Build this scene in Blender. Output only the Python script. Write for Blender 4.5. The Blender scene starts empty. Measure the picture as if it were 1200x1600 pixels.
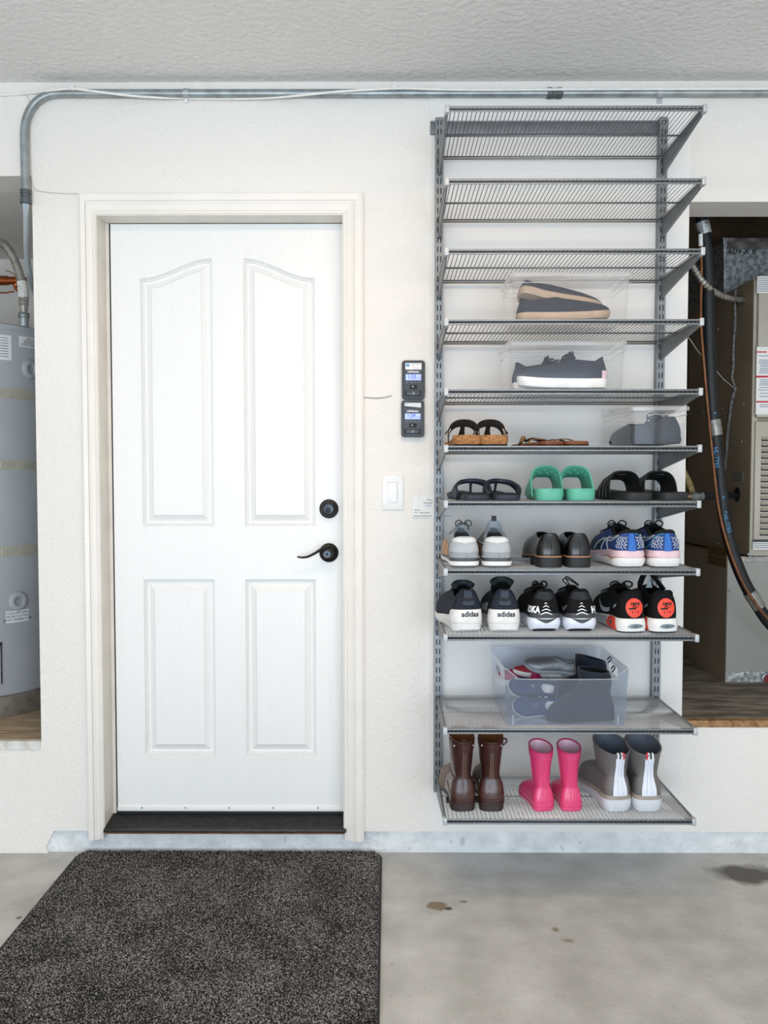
import bpy, bmesh, math, random
from mathutils import Vector, Matrix, Euler
from mathutils.bvhtree import BVHTree
from mathutils.geometry import tessellate_polygon

random.seed(7)
scene = bpy.context.scene
COL = scene.collection

# ------------------------------------------------------------------ camera
F_PX = 1300.0
PITCH = math.atan(53.0 / F_PX)
YAW = math.atan(6.0 / F_PX)
CAM_POS = Vector((0.0, 0.0, 1.30))
cam_data = bpy.data.cameras.new("camera")
cam_data.sensor_fit = 'HORIZONTAL'
cam_data.sensor_width = 36.0
cam_data.lens = F_PX / 1200.0 * 36.0
cam_data.clip_start = 0.05
cam = bpy.data.objects.new("camera", cam_data)
cam.location = CAM_POS
cam.rotation_euler = (math.radians(90) - PITCH, 0.0, YAW)
COL.objects.link(cam)
scene.camera = cam
CAM_R = Euler((math.radians(90) - PITCH, 0.0, YAW), 'XYZ').to_matrix()

# ------------------------------------------------------------------ world, lights, exposure
world = bpy.data.worlds.new("daylight")
scene.world = world
world.use_nodes = True
bgn = world.node_tree.nodes["Background"]
bgn.inputs[0].default_value = (0.78, 0.88, 1.0, 1)
bgn.inputs[1].default_value = 0.7

def area_light(name, loc, rot, sx, sy, power, color):
    l = bpy.data.lights.new(name, 'AREA')
    l.shape = 'RECTANGLE'; l.size = sx; l.size_y = sy
    l.energy = power; l.color = color
    o = bpy.data.objects.new(name, l)
    o.location = loc; o.rotation_euler = rot
    COL.objects.link(o)
    return o
# ceiling fixtures of the garage, behind the camera
area_light("ceiling_lamp_light", (0.15, 1.50, 2.54), (0, 0, 0), 1.6, 0.35, 9.5, (1.0, 0.72, 0.46))
# daylight through the open garage door
area_light("garage_door_daylight", (0.0, -2.9, 0.95), (math.radians(87), 0, 0), 4.6, 1.8, 54, (0.72, 0.86, 1.0))
# added fill, as if bounced off an unseen driveway, to brighten the ceiling
area_light("ceiling_fill", (0.0, -4.6, 0.02), (math.radians(155), 0, 0), 5.0, 2.6, 88, (0.90, 0.94, 1.0))

vs = scene.view_settings
vs.view_transform = 'Standard'
vs.look = 'None'
vs.exposure = 0.93
vs.gamma = 1.0
vs.use_curve_mapping = False

# ------------------------------------------------------------------ helpers
def at(px, py, Y):
    d = CAM_R @ Vector(((px - 600.0) / F_PX, -(py - 800.0) / F_PX, -1.0))
    return CAM_POS + d * (Y / d.y)

def atz(px, py, z):
    d = CAM_R @ Vector(((px - 600.0) / F_PX, -(py - 800.0) / F_PX, -1.0))
    return CAM_POS + d * ((z - CAM_POS.z) / d.z)

def atx(px, py, X):
    d = CAM_R @ Vector(((px - 600.0) / F_PX, -(py - 800.0) / F_PX, -1.0))
    return CAM_POS + d * (X / d.x)

def lin(c):
    return c / 12.92 if c <= 0.04045 else ((c + 0.055) / 1.055) ** 2.4

def hx(h):
    h = h.lstrip('#')
    return tuple(lin(int(h[i:i + 2], 16) / 255.0) for i in (0, 2, 4)) + (1.0,)

MATS = {}
def mat(name, color, rough=0.5, metal=0.0, var=0.06, vscale=30.0, bump=0.0, bscale=200.0,
        stretch=None, sheen=0.0, coat=0.0, color2=None, emit=0.0, spec=0.5):
    """procedural principled material: noise driven colour variation and fine relief"""
    if name in MATS:
        return MATS[name]
    m = bpy.data.materials.new(name)
    m.use_nodes = True
    nt = m.node_tree
    b = nt.nodes["Principled BSDF"]
    c = hx(color) if isinstance(color, str) else tuple(color) + ((1.0,) if len(color) == 3 else ())
    tc = nt.nodes.new("ShaderNodeTexCoord")
    mp = nt.nodes.new("ShaderNodeMapping")
    nt.links.new(tc.outputs["Object"], mp.inputs[0])
    if stretch:
        mp.inputs["Scale"].default_value = stretch
    nz = nt.nodes.new("ShaderNodeTexNoise")
    nz.inputs["Scale"].default_value = vscale
    nz.inputs["Detail"].default_value = 4
    nt.links.new(mp.outputs[0], nz.inputs["Vector"])
    rp = nt.nodes.new("ShaderNodeValToRGB")
    c2 = (hx(color2) if color2 else None)
    lo = c2 if c2 else tuple(max(0, v * (1 - var * 2)) for v in c[:3]) + (1,)
    hi = c if c2 else tuple(min(1, v * (1 + var)) for v in c[:3]) + (1,)
    rp.color_ramp.elements[0].position = 0.35; rp.color_ramp.elements[0].color = lo
    rp.color_ramp.elements[1].position = 0.65; rp.color_ramp.elements[1].color = hi
    nt.links.new(nz.outputs["Fac"], rp.inputs[0])
    nt.links.new(rp.outputs[0], b.inputs["Base Color"])
    b.inputs["Roughness"].default_value = rough
    b.inputs["Metallic"].default_value = metal
    b.inputs["Specular IOR Level"].default_value = spec
    if sheen: b.inputs["Sheen Weight"].default_value = sheen
    if coat:
        b.inputs["Coat Weight"].default_value = coat
        b.inputs["Coat Roughness"].default_value = 0.15
    if emit:
        nt.links.new(rp.outputs[0], b.inputs["Emission Color"])
        b.inputs["Emission Strength"].default_value = emit
    if bump:
        n2 = nt.nodes.new("ShaderNodeTexNoise")
        n2.inputs["Scale"].default_value = bscale
        n2.inputs["Detail"].default_value = 3
        nt.links.new(mp.outputs[0], n2.inputs["Vector"])
        bp = nt.nodes.new("ShaderNodeBump")
        bp.inputs["Strength"].default_value = min(1.0, bump)
        bp.inputs["Distance"].default_value = 0.002
        nt.links.new(n2.outputs["Fac"], bp.inputs["Height"])
        nt.links.new(bp.outputs[0], b.inputs["Normal"])
    MATS[name] = m
    return m

def clear_mat(name, tint, fac, rough=0.15, haze='#eef2f6', ior=1.25, trans=0.5):
    """clear to milky plastic: part of the light goes straight through, the rest scatters or glints"""
    if name in MATS:
        return MATS[name]
    m = bpy.data.materials.new(name)
    m.use_nodes = True
    nt = m.node_tree
    nt.nodes.remove(nt.nodes["Principled BSDF"])
    out = nt.nodes["Material Output"]
    tr = nt.nodes.new("ShaderNodeBsdfTransparent"); tr.inputs[0].default_value = hx(tint)
    pr = nt.nodes.new("ShaderNodeBsdfDiffuse")
    tc = nt.nodes.new("ShaderNodeTexCoord")
    nz = nt.nodes.new("ShaderNodeTexNoise"); nz.inputs["Scale"].default_value = 12
    nt.links.new(tc.outputs["Object"], nz.inputs["Vector"])
    rp = nt.nodes.new("ShaderNodeValToRGB")
    c = hx(haze)
    rp.color_ramp.elements[0].color = tuple(v * 0.9 for v in c[:3]) + (1,)
    rp.color_ramp.elements[1].color = c
    nt.links.new(nz.outputs["Fac"], rp.inputs[0])
    nt.links.new(rp.outputs[0], pr.inputs["Color"])
    tl = nt.nodes.new("ShaderNodeBsdfTranslucent"); tl.inputs[0].default_value = c
    m1 = nt.nodes.new("ShaderNodeMixShader"); m1.inputs[0].default_value = trans
    nt.links.new(pr.outputs[0], m1.inputs[1]); nt.links.new(tl.outputs[0], m1.inputs[2])
    hz = nt.nodes.new("ShaderNodeMixShader"); hz.inputs[0].default_value = fac
    nt.links.new(tr.outputs[0], hz.inputs[1]); nt.links.new(m1.outputs[0], hz.inputs[2])
    gl = nt.nodes.new("ShaderNodeBsdfGlossy"); gl.inputs["Roughness"].default_value = rough; gl.inputs[0].default_value = (1, 1, 1, 1)
    lw = nt.nodes.new("ShaderNodeLayerWeight"); lw.inputs[0].default_value = 0.5
    pw = nt.nodes.new("ShaderNodeMath"); pw.operation = 'POWER'; pw.inputs[1].default_value = 4.5
    nt.links.new(lw.outputs["Facing"], pw.inputs[0])
    fr = nt.nodes.new("ShaderNodeMath"); fr.operation = 'MULTIPLY_ADD'; fr.use_clamp = True
    fr.inputs[1].default_value = 0.75; fr.inputs[2].default_value = ((ior - 1) / (ior + 1)) ** 2
    nt.links.new(pw.outputs[0], fr.inputs[0])
    mx = nt.nodes.new("ShaderNodeMixShader")
    nt.links.new(fr.outputs[0], mx.inputs[0])
    nt.links.new(hz.outputs[0], mx.inputs[1]); nt.links.new(gl.outputs[0], mx.inputs[2])
    nt.links.new(mx.outputs[0], out.inputs[0])
    MATS[name] = m
    return m

class MB:
    """collects geometry; build() links it as ONE mesh object"""
    def __init__(s):
        s.v = []; s.f = []
    def add(s, verts, faces):
        o = len(s.v)
        s.v += [Vector(p) for p in verts]
        s.f += [tuple(i + o for i in f) for f in faces]
        return s
    def box(s, x0, x1, y0, y1, z0, z1, b=0.0):
        if b <= 0:
            vs_ = [(x, y, z) for z in (z0, z1) for y in (y0, y1) for x in (x0, x1)]
            return s.add(vs_, [(0, 2, 3, 1), (4, 5, 7, 6), (0, 1, 5, 4), (2, 6, 7, 3), (0, 4, 6, 2), (1, 3, 7, 5)])
        bm = bmesh.new()
        bmesh.ops.create_cube(bm, size=1.0)
        for v in bm.verts:
            v.co = Vector(((x0 + x1) / 2 + v.co.x * (x1 - x0), (y0 + y1) / 2 + v.co.y * (y1 - y0), (z0 + z1) / 2 + v.co.z * (z1 - z0)))
        bmesh.ops.bevel(bm, geom=bm.edges[:], offset=b, segments=2, affect='EDGES', profile=0.5)
        bm.verts.index_update()
        s.add([v.co.copy() for v in bm.verts], [tuple(v.index for v in f.verts) for f in bm.faces])
        bm.free()
        return s
    def tube(s, pts, r, n=8, caps=True, closed=False):
        pts = [Vector(p) for p in pts]
        rs = r if isinstance(r, (list, tuple)) else [r] * len(pts)
        m = len(pts)
        o = len(s.v)
        prev = None
        for i, p in enumerate(pts):
            a = pts[(i - 1) % m] if (closed or i > 0) else p
            c = pts[(i + 1) % m] if (closed or i < m - 1) else p
            t = (c - a)
            if t.length < 1e-9: t = Vector((0, 0, 1))
            t.normalize()
            if prev is None:
                ref = Vector((0, 0, 1)) if abs(t.z) < 0.9 else Vector((1, 0, 0))
                nx = t.cross(ref).normalized()
            else:
                nx = (prev - t * prev.dot(t))
                if nx.length < 1e-6: nx = t.orthogonal()
                nx.normalize()
            prev = nx
            ny = t.cross(nx)
            for k in range(n):
                an = 2 * math.pi * k / n
                s.v.append(p + (nx * math.cos(an) + ny * math.sin(an)) * rs[i])
        rng = m if closed else m - 1
        for i in range(rng):
            j = (i + 1) % m
            for k in range(n):
                l = (k + 1) % n
                s.f.append((o + i * n + k, o + i * n + l, o + j * n + l, o + j * n + k))
        if caps and not closed:
            s.f.append(tuple(o + k for k in reversed(range(n))))
            s.f.append(tuple(o + (m - 1) * n + k for k in range(n)))
        return s
    def lathe(s, prof, origin=(0, 0, 0), axis='Z', n=32, a0=0.0, a1=2 * math.pi, caps=True):
        """prof: list of (radius, height along axis)"""
        O = Vector(origin); full = abs(a1 - a0 - 2 * math.pi) < 1e-6
        o = len(s.v); cols = n if full else n + 1
        for (r, h) in prof:
            for k in range(cols):
                a = a0 + (a1 - a0) * k / n
                c, d = math.cos(a) * r, math.sin(a) * r
                if axis == 'Z': p = Vector((c, d, h))
                elif axis == 'Y': p = Vector((c, h, -d))
                else: p = Vector((h, c, d))
                s.v.append(O + p)
        for i in range(len(prof) - 1):
            for k in range(n):
                l = (k + 1) % cols
                s.f.append((o + i * cols + k, o + i * cols + l, o + (i + 1) * cols + l, o + (i + 1) * cols + k))
        if caps and full:
            s.f.append(tuple(o + k for k in reversed(range(cols))))
            s.f.append(tuple(o + (len(prof) - 1) * cols + k for k in range(cols)))
        return s
    def plate(s, outer, holes=(), t0=0.0, t1=0.01, fn=None):
        """2D outline (a,b) with holes, extruded from t0 to t1; fn(a,b,t)->xyz"""
        fn = fn or (lambda a, b, t: (a, t, b))
        loops = [list(outer)] + [list(h) for h in holes]
        tris = tessellate_polygon([[Vector((a, b, 0)) for a, b in l] for l in loops])
        flat = [p for l in loops for p in l]
        n = len(flat); o = len(s.v)
        for t in (t0, t1):
            s.v += [Vector(fn(a, b, t)) for a, b in flat]
        for t in tris:
            s.f.append((o + t[0], o + t[1], o + t[2]))
            s.f.append((o + n + t[2], o + n + t[1], o + n + t[0]))
        k = 0
        for l in loops:
            m = len(l)
            for i in range(m):
                j = (i + 1) % m
                s.f.append((o + k + i, o + k + j, o + n + k + j, o + n + k + i))
            k += m
        return s
    def rings(s, loops, closed=True, cap0=False, cap1=False):
        n = len(loops[0]); o = len(s.v)
        for l in loops: s.v += [Vector(p) for p in l]
        for i in range(len(loops) - 1):
            for k in range(n if closed else n - 1):
                l = (k + 1) % n
                s.f.append((o + i * n + k, o + i * n + l, o + (i + 1) * n + l, o + (i + 1) * n + k))
        def cap(base, rev):
            for i in range(n // 2):
                q = (base + i, base + i + 1, base + (n - i - 1) % n, base + (n - i) % n)
                q = tuple(dict.fromkeys(q))
                if len(q) >= 3: s.f.append(tuple(reversed(q)) if rev else q)
        if cap0: cap(o, True)
        if cap1: cap(o + (len(loops) - 1) * n, False)
        return s
    def grid(s, fn, nu, nv):
        o = len(s.v)
        for i in range(nu + 1):
            for j in range(nv + 1):
                s.v.append(Vector(fn(i / nu, j / nv)))
        w = nv + 1
        for i in range(nu):
            for j in range(nv):
                s.f.append((o + i * w + j, o + (i + 1) * w + j, o + (i + 1) * w + j + 1, o + i * w + j + 1))
        return s
    def ribbon(s, pts, wdirs, widths, thick):
        """strap: box section swept along pts; wdirs = direction of the width"""
        pts = [Vector(p) for p in pts]; m = len(pts); loops = []
        for i, p in enumerate(pts):
            t = (pts[min(i + 1, m - 1)] - pts[max(i - 1, 0)]).normalized()
            w = Vector(wdirs[i] if isinstance(wdirs, list) else wdirs)
            w = (w - t * w.dot(t)).normalized()
            nn = t.cross(w)
            wd = widths[i] if isinstance(widths, (list, tuple)) else widths
            th = thick[i] if isinstance(thick, (list, tuple)) else thick
            a, b = w * wd / 2, nn * th / 2
            loops.append([p - a - b * .6, p - a * .9 - b, p + a * .9 - b, p + a - b * .6, p + a + b * .6, p + a * .9 + b, p - a * .9 + b, p - a + b * .6])
        return s.rings(loops, True, True, True)
    def xf(s, M):
        s.v = [M @ p for p in s.v]
        return s
    def mirror(s):
        s.v = [Vector((-p.x, p.y, p.z)) for p in s.v]
        s.f = [tuple(reversed(f)) for f in s.f]
        return s
    def bvh(s):
        return BVHTree.FromPolygons([tuple(p) for p in s.v], s.f)
    def mesh(s, name, smooth=True, fix=True, angle=40):
        me = bpy.data.meshes.new(name)
        me.from_pydata([tuple(p) for p in s.v], [], s.f)
        if fix:
            bm = bmesh.new(); bm.from_mesh(me)
            bmesh.ops.recalc_face_normals(bm, faces=bm.faces[:])
            if smooth:
                lim = math.radians(angle)
                for e in bm.edges:
                    if len(e.link_faces) == 2 and e.calc_face_angle(0) > lim: e.smooth = False
            bm.to_mesh(me); bm.free()
        if smooth:
            for p in me.polygons: p.use_smooth = True
        me.update()
        return me
    def build(s, name, material, parent=None, smooth=True, fix=True, local=False, angle=40):
        """parent given: geometry is in world coordinates unless local=True"""
        org = Vector((0, 0, 0))
        if parent is not None and not local:
            org = world_loc(parent)
        elif parent is None and not local:
            xs = [p.x for p in s.v]; ys = [p.y for p in s.v]; zs = [p.z for p in s.v]
            org = Vector(((min(xs) + max(xs)) / 2, (min(ys) + max(ys)) / 2, min(zs)))
        s.v = [p - org for p in s.v]
        me = s.mesh(name, smooth, fix, angle)
        me.materials.append(material)
        o = bpy.data.objects.new(name, me)
        COL.objects.link(o)
        if parent is not None: o.parent = parent
        elif not local: o.location = org
        return o

def world_loc(o):
    p = Vector((0, 0, 0))
    while o is not None:
        p += o.location; o = o.parent
    return p

def tag(o, label, cat, group=None):
    o["label"] = label; o["category"] = cat
    if group: o["group"] = group
    return o

def thing(name, label, cat, loc=(0, 0, 0), rz=0.0, group=None):
    o = bpy.data.objects.new(name, None)
    o.empty_display_size = 0.05
    COL.objects.link(o)
    o.location = loc; o.rotation_euler = (0, 0, rz)
    return tag(o, label, cat, group)

def struct(name, mb, material, parent=None, smooth=False, label=None, cat=None):
    # structure keeps its origin at the world origin so that textures stay continuous
    me = mb.mesh(name, smooth)
    me.materials.append(material)
    o = bpy.data.objects.new(name, me)
    COL.objects.link(o)
    if parent is not None: o.parent = parent
    else:
        o["kind"] = "structure"
        if label: o["label"] = label
        if cat: o["category"] = cat
    return o

def text_mb(body, size, bold=0.0, align='CENTER', shear=0.0, sx=1.0):
    """flat lettering as mesh data in the XY plane, centred"""
    cu = bpy.data.curves.new("lettering", 'FONT')
    cu.body = body; cu.size = size; cu.align_x = align; cu.align_y = 'CENTER'
    cu.offset = bold * size; cu.shear = shear
    cu.resolution_u = 3
    ob = bpy.data.objects.new("lettering", cu)
    COL.objects.link(ob)
    dg = bpy.context.evaluated_depsgraph_get()
    me = bpy.data.meshes.new_from_object(ob.evaluated_get(dg))
    mb = MB()
    mb.add([(v.co.x * sx, v.co.y, 0) for v in me.vertices], [tuple(p.vertices) for p in me.polygons])
    bpy.data.objects.remove(ob); bpy.data.meshes.remove(me); bpy.data.curves.remove(cu)
    return mb

def wall_text(body, size, centre, material, parent, bold=0.0, shear=0.0, sx=1.0, name="lettering", align='CENTER', off=0.0, rot=0.0):
    """lettering standing in the XZ plane, facing -Y"""
    mb = text_mb(body, size, bold, align, shear, sx)
    c = Vector(centre); cr, sr = math.cos(rot), math.sin(rot)
    mb.v = [Vector((c.x + p.x * cr - p.y * sr, c.y - off, c.z + p.x * sr + p.y * cr)) for p in mb.v]
    return mb.build(name, material, parent, smooth=False, fix=False)

def catmull(ctrl, sub, closed=True):
    out = []; n = len(ctrl); ctrl = [Vector(c) for c in ctrl]
    for i in range(n if closed else n - 1):
        if closed: p0, p1, p2, p3 = ctrl[(i - 1) % n], ctrl[i], ctrl[(i + 1) % n], ctrl[(i + 2) % n]
        else: p0, p1, p2, p3 = ctrl[max(i - 1, 0)], ctrl[i], ctrl[i + 1], ctrl[min(i + 2, n - 1)]
        for k in range(sub):
            t = k / sub
            out.append(0.5 * ((2 * p1) + (p2 - p0) * t + (2 * p0 - 5 * p1 + 4 * p2 - p3) * t * t + (3 * p1 - p0 - 3 * p2 + p3) * t ** 3))
    if not closed: out.append(ctrl[-1].copy())
    return out

def rrect(x0, x1, y0, y1, r, n=5):
    pts = []
    for cx, cy, a0 in ((x1 - r, y1 - r, 0), (x0 + r, y1 - r, 90), (x0 + r, y0 + r, 180), (x1 - r, y0 + r, 270)):
        for k in range(n + 1):
            a = math.radians(a0 + 90 * k / n)
            pts.append((cx + r * math.cos(a), cy + r * math.sin(a)))
    return pts

W = 2.83                    # wall face
# ------------------------------------------------------------------ surface materials
def surface_mat(name, c1, c2, rough, bumps, vscale=1.5, speck=None):
    """bumps: list of (scale, strength, distance, detail)"""
    m = bpy.data.materials.new(name); m.use_nodes = True
    nt = m.node_tree; b = nt.nodes["Principled BSDF"]
    tc = nt.nodes.new("ShaderNodeTexCoord")
    nz = nt.nodes.new("ShaderNodeTexNoise"); nz.inputs["Scale"].default_value = vscale; nz.inputs["Detail"].default_value = 6
    nt.links.new(tc.outputs["Object"], nz.inputs["Vector"])
    rp = nt.nodes.new("ShaderNodeValToRGB")
    rp.color_ramp.elements[0].position = .3; rp.color_ramp.elements[0].color = hx(c1)
    rp.color_ramp.elements[1].position = .7; rp.color_ramp.elements[1].color = hx(c2)
    nt.links.new(nz.outputs["Fac"], rp.inputs[0])
    col = rp.outputs[0]
    if speck:
        sc, th, colr = speck
        n3 = nt.nodes.new("ShaderNodeTexNoise"); n3.inputs["Scale"].default_value = sc; n3.inputs["Detail"].default_value = 5
        nt.links.new(tc.outputs["Object"], n3.inputs["Vector"])
        r3 = nt.nodes.new("ShaderNodeValToRGB")
        r3.color_ramp.elements[0].position = th; r3.color_ramp.elements[0].color = (0, 0, 0, 1)
        r3.color_ramp.elements[1].position = th + .08; r3.color_ramp.elements[1].color = (1, 1, 1, 1)
        nt.links.new(n3.outputs["Fac"], r3.inputs[0])
        mx = nt.nodes.new("ShaderNodeMix"); mx.data_type = 'RGBA'
        nt.links.new(r3.outputs[0], mx.inputs[0]); nt.links.new(col, mx.inputs[6]); mx.inputs[7].default_value = hx(colr)
        col = mx.outputs[2]
    nt.links.new(col, b.inputs["Base Color"])
    b.inputs["Roughness"].default_value = rough
    prev = None
    for sc, st, dist, det in bumps:
        n2 = nt.nodes.new("ShaderNodeTexNoise"); n2.inputs["Scale"].default_value = sc; n2.inputs["Detail"].default_value = det
        nt.links.new(tc.outputs["Object"], n2.inputs["Vector"])
        bp = nt.nodes.new("ShaderNodeBump"); bp.inputs["Strength"].default_value = st; bp.inputs["Distance"].default_value = dist
        nt.links.new(n2.outputs["Fac"], bp.inputs["Height"])
        if prev: nt.links.new(prev, bp.inputs["Normal"])
        prev = bp.outputs[0]
    if prev: nt.links.new(prev, b.inputs["Normal"])
    MATS[name] = m
    return m, nt, b, tc, col

M_WALL = surface_mat("stucco_wall_paint", '#ebe6df', '#f0ece6', .75, [(90, .55, .006, 3), (14, .3, .008, 2)], 1.2, (60, .70, '#dbd4ca'))[0]
M_PANEL = surface_mat("smooth_wall_paint", '#e9e6e2', '#eeece8', .6, [(70, .25, .003, 3)], 2.0)[0]
M_CEIL = surface_mat("textured_ceiling_paint", '#e6e4e0', '#eceae6', .85, [(45, .6, .010, 3), (120, .35, .004, 2)], 1.0)[0]
M_SIDE = surface_mat("garage_side_wall_paint", '#d9d5ce', '#e0dcd6', .8, [(70, .3, .004, 2)])[0]

# concrete floor with two oil stains and smaller spots, at their own places on the slab
def stain_node(nt, tc, col, centre, rad, squash, color, soft, noise_sc, warp, seed):
    mp = nt.nodes.new("ShaderNodeMapping"); mp.vector_type = 'POINT'
    mp.inputs["Location"].default_value = (-centre[0], -centre[1] * squash, 0)
    mp.inputs["Scale"].default_value = (1, squash, 0)
    nt.links.new(tc.outputs["Object"], mp.inputs[0])
    nz = nt.nodes.new("ShaderNodeTexNoise"); nz.inputs["Scale"].default_value = noise_sc; nz.inputs["Detail"].default_value = 3
    nz.noise_dimensions = '4D'; nz.inputs["W"].default_value = seed
    nt.links.new(tc.outputs["Object"], nz.inputs["Vector"])
    ln = nt.nodes.new("ShaderNodeVectorMath"); ln.operation = 'LENGTH'
    nt.links.new(mp.outputs[0], ln.inputs[0])
    ma = nt.nodes.new("ShaderNodeMath"); ma.operation = 'MULTIPLY_ADD'
    nt.links.new(nz.outputs["Fac"], ma.inputs[0]); ma.inputs[1].default_value = warp
    nt.links.new(ln.outputs["Value"], ma.inputs[2])
    mr = nt.nodes.new("ShaderNodeMapRange")
    nt.links.new(ma.outputs[0], mr.inputs["Value"])
    mr.inputs["From Min"].default_value = rad + warp * .5 - soft; mr.inputs["From Max"].default_value = rad + warp * .5 + soft
    mr.inputs["To Min"].default_value = 1.0; mr.inputs["To Max"].default_value = 0.0
    mx = nt.nodes.new("ShaderNodeMix"); mx.data_type = 'RGBA'
    nt.links.new(mr.outputs[0], mx.inputs[0]); nt.links.new(col, mx.inputs[6]); mx.inputs[7].default_value = hx(color)
    return mx.outputs[2]

M_FLOOR, nt, b, tc, col = surface_mat("concrete_floor", '#acaba7', '#cac9c6', .62, [(35, .35, .005, 5), (220, .3, .002, 3)], 7.0, (60, .64, '#a8a398'))
for (px, py, r, sq, c, soft, ns, wp, sd) in (
        (686, 1416, .036, 1.5, '#85766030'[:7], .006, 18, .09, 1.0), (700, 1420, .012, 1.2, '#45423f', .004, 25, .03, 2.0),
        (724, 1409, .012, 1.6, '#857c6e', .006, 30, .03, 7.0), (1170, 1366, .10, 1.5, '#55504b', .030, 12, .16, 3.0),
        (868, 1452, .010, 1.0, '#938978', .005, 40, .02, 4.0), (888, 1470, .014, 1.2, '#958b7b', .006, 30, .03, 5.0),
        (30, 1434, .008, 1.0, '#6a655e', .003, 40, .01, 6.0)):
    p = atz(px, py, 0)
    col = stain_node(nt, tc, col, (p.x, p.y), r, sq, c, soft, ns, wp, sd)
nt.links.new(col, b.inputs["Base Color"])

M_CURB = surface_mat("painted_concrete_curb", '#d2d7da', '#f0f3f4', .7, [(40, .8, .012, 6)], 14.0, (22, .66, '#c3cace'))[0]
M_TRIM = mat("cream_trim_paint", '#f0ebe4', .42, var=.015, vscale=8, bump=.15, bscale=60)
M_JAMB = mat("jamb_paint", '#e6e0d6', .45, var=.03, vscale=10)
M_DOOR = mat("white_door_paint", '#f1f1ef', .38, var=.006, vscale=6, bump=.22, bscale=60, stretch=(9, 9, .55))
M_BLACK = mat("black_rubber", '#17181a', .6, var=.1)
M_SILL = mat("dark_bronze_aluminium", '#3b3a39', .42, metal=.5, var=.15, vscale=40, bump=.1)
M_BRONZE = mat("oil_rubbed_bronze", '#2a2724', .38, metal=.75, var=.12, vscale=60)
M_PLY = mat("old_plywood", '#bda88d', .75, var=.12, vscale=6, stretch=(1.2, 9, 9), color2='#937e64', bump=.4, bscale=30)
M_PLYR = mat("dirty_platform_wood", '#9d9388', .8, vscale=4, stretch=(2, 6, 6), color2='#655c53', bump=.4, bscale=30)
M_GALV = mat("galvanised_steel", '#a0a7a8', .4, metal=.55, var=.12, vscale=25)
M_DARKPL = mat("grey_fitting", '#5b6163', .5, metal=.4, var=.1)
M_WHITEPL = mat("white_plastic", '#f0f0ee', .35, var=.02)
M_WOODRAW = mat("raw_wood_strip", '#9a6a4b', .7, var=.15, vscale=20, stretch=(1, 10, 10))

# ------------------------------------------------------------------ shell
ZC = 2.62
XO_L, XO_R = -1.195, 1.008            # inner edges of the two alcove openings
Z_LL, Z_LT = .390, 2.313              # left opening sill / head
Z_RL, Z_RT = .467, 2.224              # right opening sill / head
ZCURB = .079
DX0, DX1, DZ1 = -.985, -.142, 2.212   # rough door opening
XW = 2.6
wall = MB().plate(
    [(-XW, 0), (-1.178, 0), (-1.186, .022), (-1.172, .05), (-1.156, ZCURB), (DX0, ZCURB), (DX0, DZ1), (DX1, DZ1), (DX1, ZCURB),
     (XW, ZCURB), (XW, ZC), (-XW, ZC)],
    [[(-2.25, Z_LL), (XO_L, Z_LL), (XO_L, Z_LT), (-2.25, Z_LT)], [(XO_R, Z_RL), (2.0, Z_RL), (2.0, Z_RT), (XO_R, Z_RT)]],
    W, W + .16)
struct("wall_back", wall, M_WALL)
# smooth sheet behind the shelving, a few millimetres proud of the stucco
struct("wall_shelving_sheet", MB().plate([(.139, .082), (XO_R, .082), (XO_R, ZC - .03), (.139, ZC - .03)], (), W - .004, W + .001), M_PANEL)
struct("floor", MB().box(-XW, XW, -3.2, W + .16, -.1, 0), M_FLOOR)
struct("ceiling", MB().box(-XW, XW, -3.2, W + .16, ZC, ZC + .1), M_CEIL)
struct("wall_left", MB().box(-XW - .1, -XW, -3.2, W + .16, 0, ZC), M_SIDE)
struct("wall_right", MB().box(XW, XW + .1, -3.2, W + .16, 0, ZC), M_SIDE)
struct("wall_curb", MB().box(-1.19, XW, W + .012, W + .16, 0, ZCURB + .002), M_CURB)

# left alcove
al = MB()
al.box(-2.3, -2.25, W + .16, 3.95, Z_LL, Z_LT).box(-1.12, -1.07, W + .16, 3.95, Z_LL, Z_LT).box(-2.3, -1.07, 3.89, 3.95, Z_LL, Z_LT)
struct("wall_left_alcove", al, M_SIDE)
struct("ceiling_left_alcove", MB().box(-2.3, -1.07, W + .16, 3.95, Z_LT, Z_LT + .05), M_SIDE)
struct("floor_left_alcove", MB().box(-2.25, -1.12, W + .02, 3.89, Z_LL - .03, Z_LL + .002), M_PLY)
M_LEDGE = mat("white_ledge_paint", '#e9e8e4', .6, var=.08, vscale=25, color2='#c9c3b8')
struct("trim_1", MB().box(-2.25, XO_L - .003, W - .006, W + .018, Z_LL - .026, Z_LL + .004, .003), M_LEDGE)
# right closet
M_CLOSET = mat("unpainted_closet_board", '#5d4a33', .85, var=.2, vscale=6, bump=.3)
cl = MB()
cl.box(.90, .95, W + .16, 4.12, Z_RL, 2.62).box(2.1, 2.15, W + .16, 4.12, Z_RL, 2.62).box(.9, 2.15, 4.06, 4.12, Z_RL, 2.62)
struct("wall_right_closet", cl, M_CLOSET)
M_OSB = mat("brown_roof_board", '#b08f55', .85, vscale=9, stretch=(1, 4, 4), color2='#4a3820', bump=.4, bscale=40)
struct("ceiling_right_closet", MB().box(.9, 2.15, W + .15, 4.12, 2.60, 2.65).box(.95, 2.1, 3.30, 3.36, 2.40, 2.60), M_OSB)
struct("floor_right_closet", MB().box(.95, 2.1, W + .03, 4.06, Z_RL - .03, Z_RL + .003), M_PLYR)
struct("trim_2", MB().box(XO_R + .002, 2.0, W - .004, W + .03, Z_RL - .022, Z_RL + .002, .002),
       mat("chipped_plywood_edge", '#b58d63', .8, vscale=40, color2='#7d5c3d', bump=.5, bscale=60))

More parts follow.
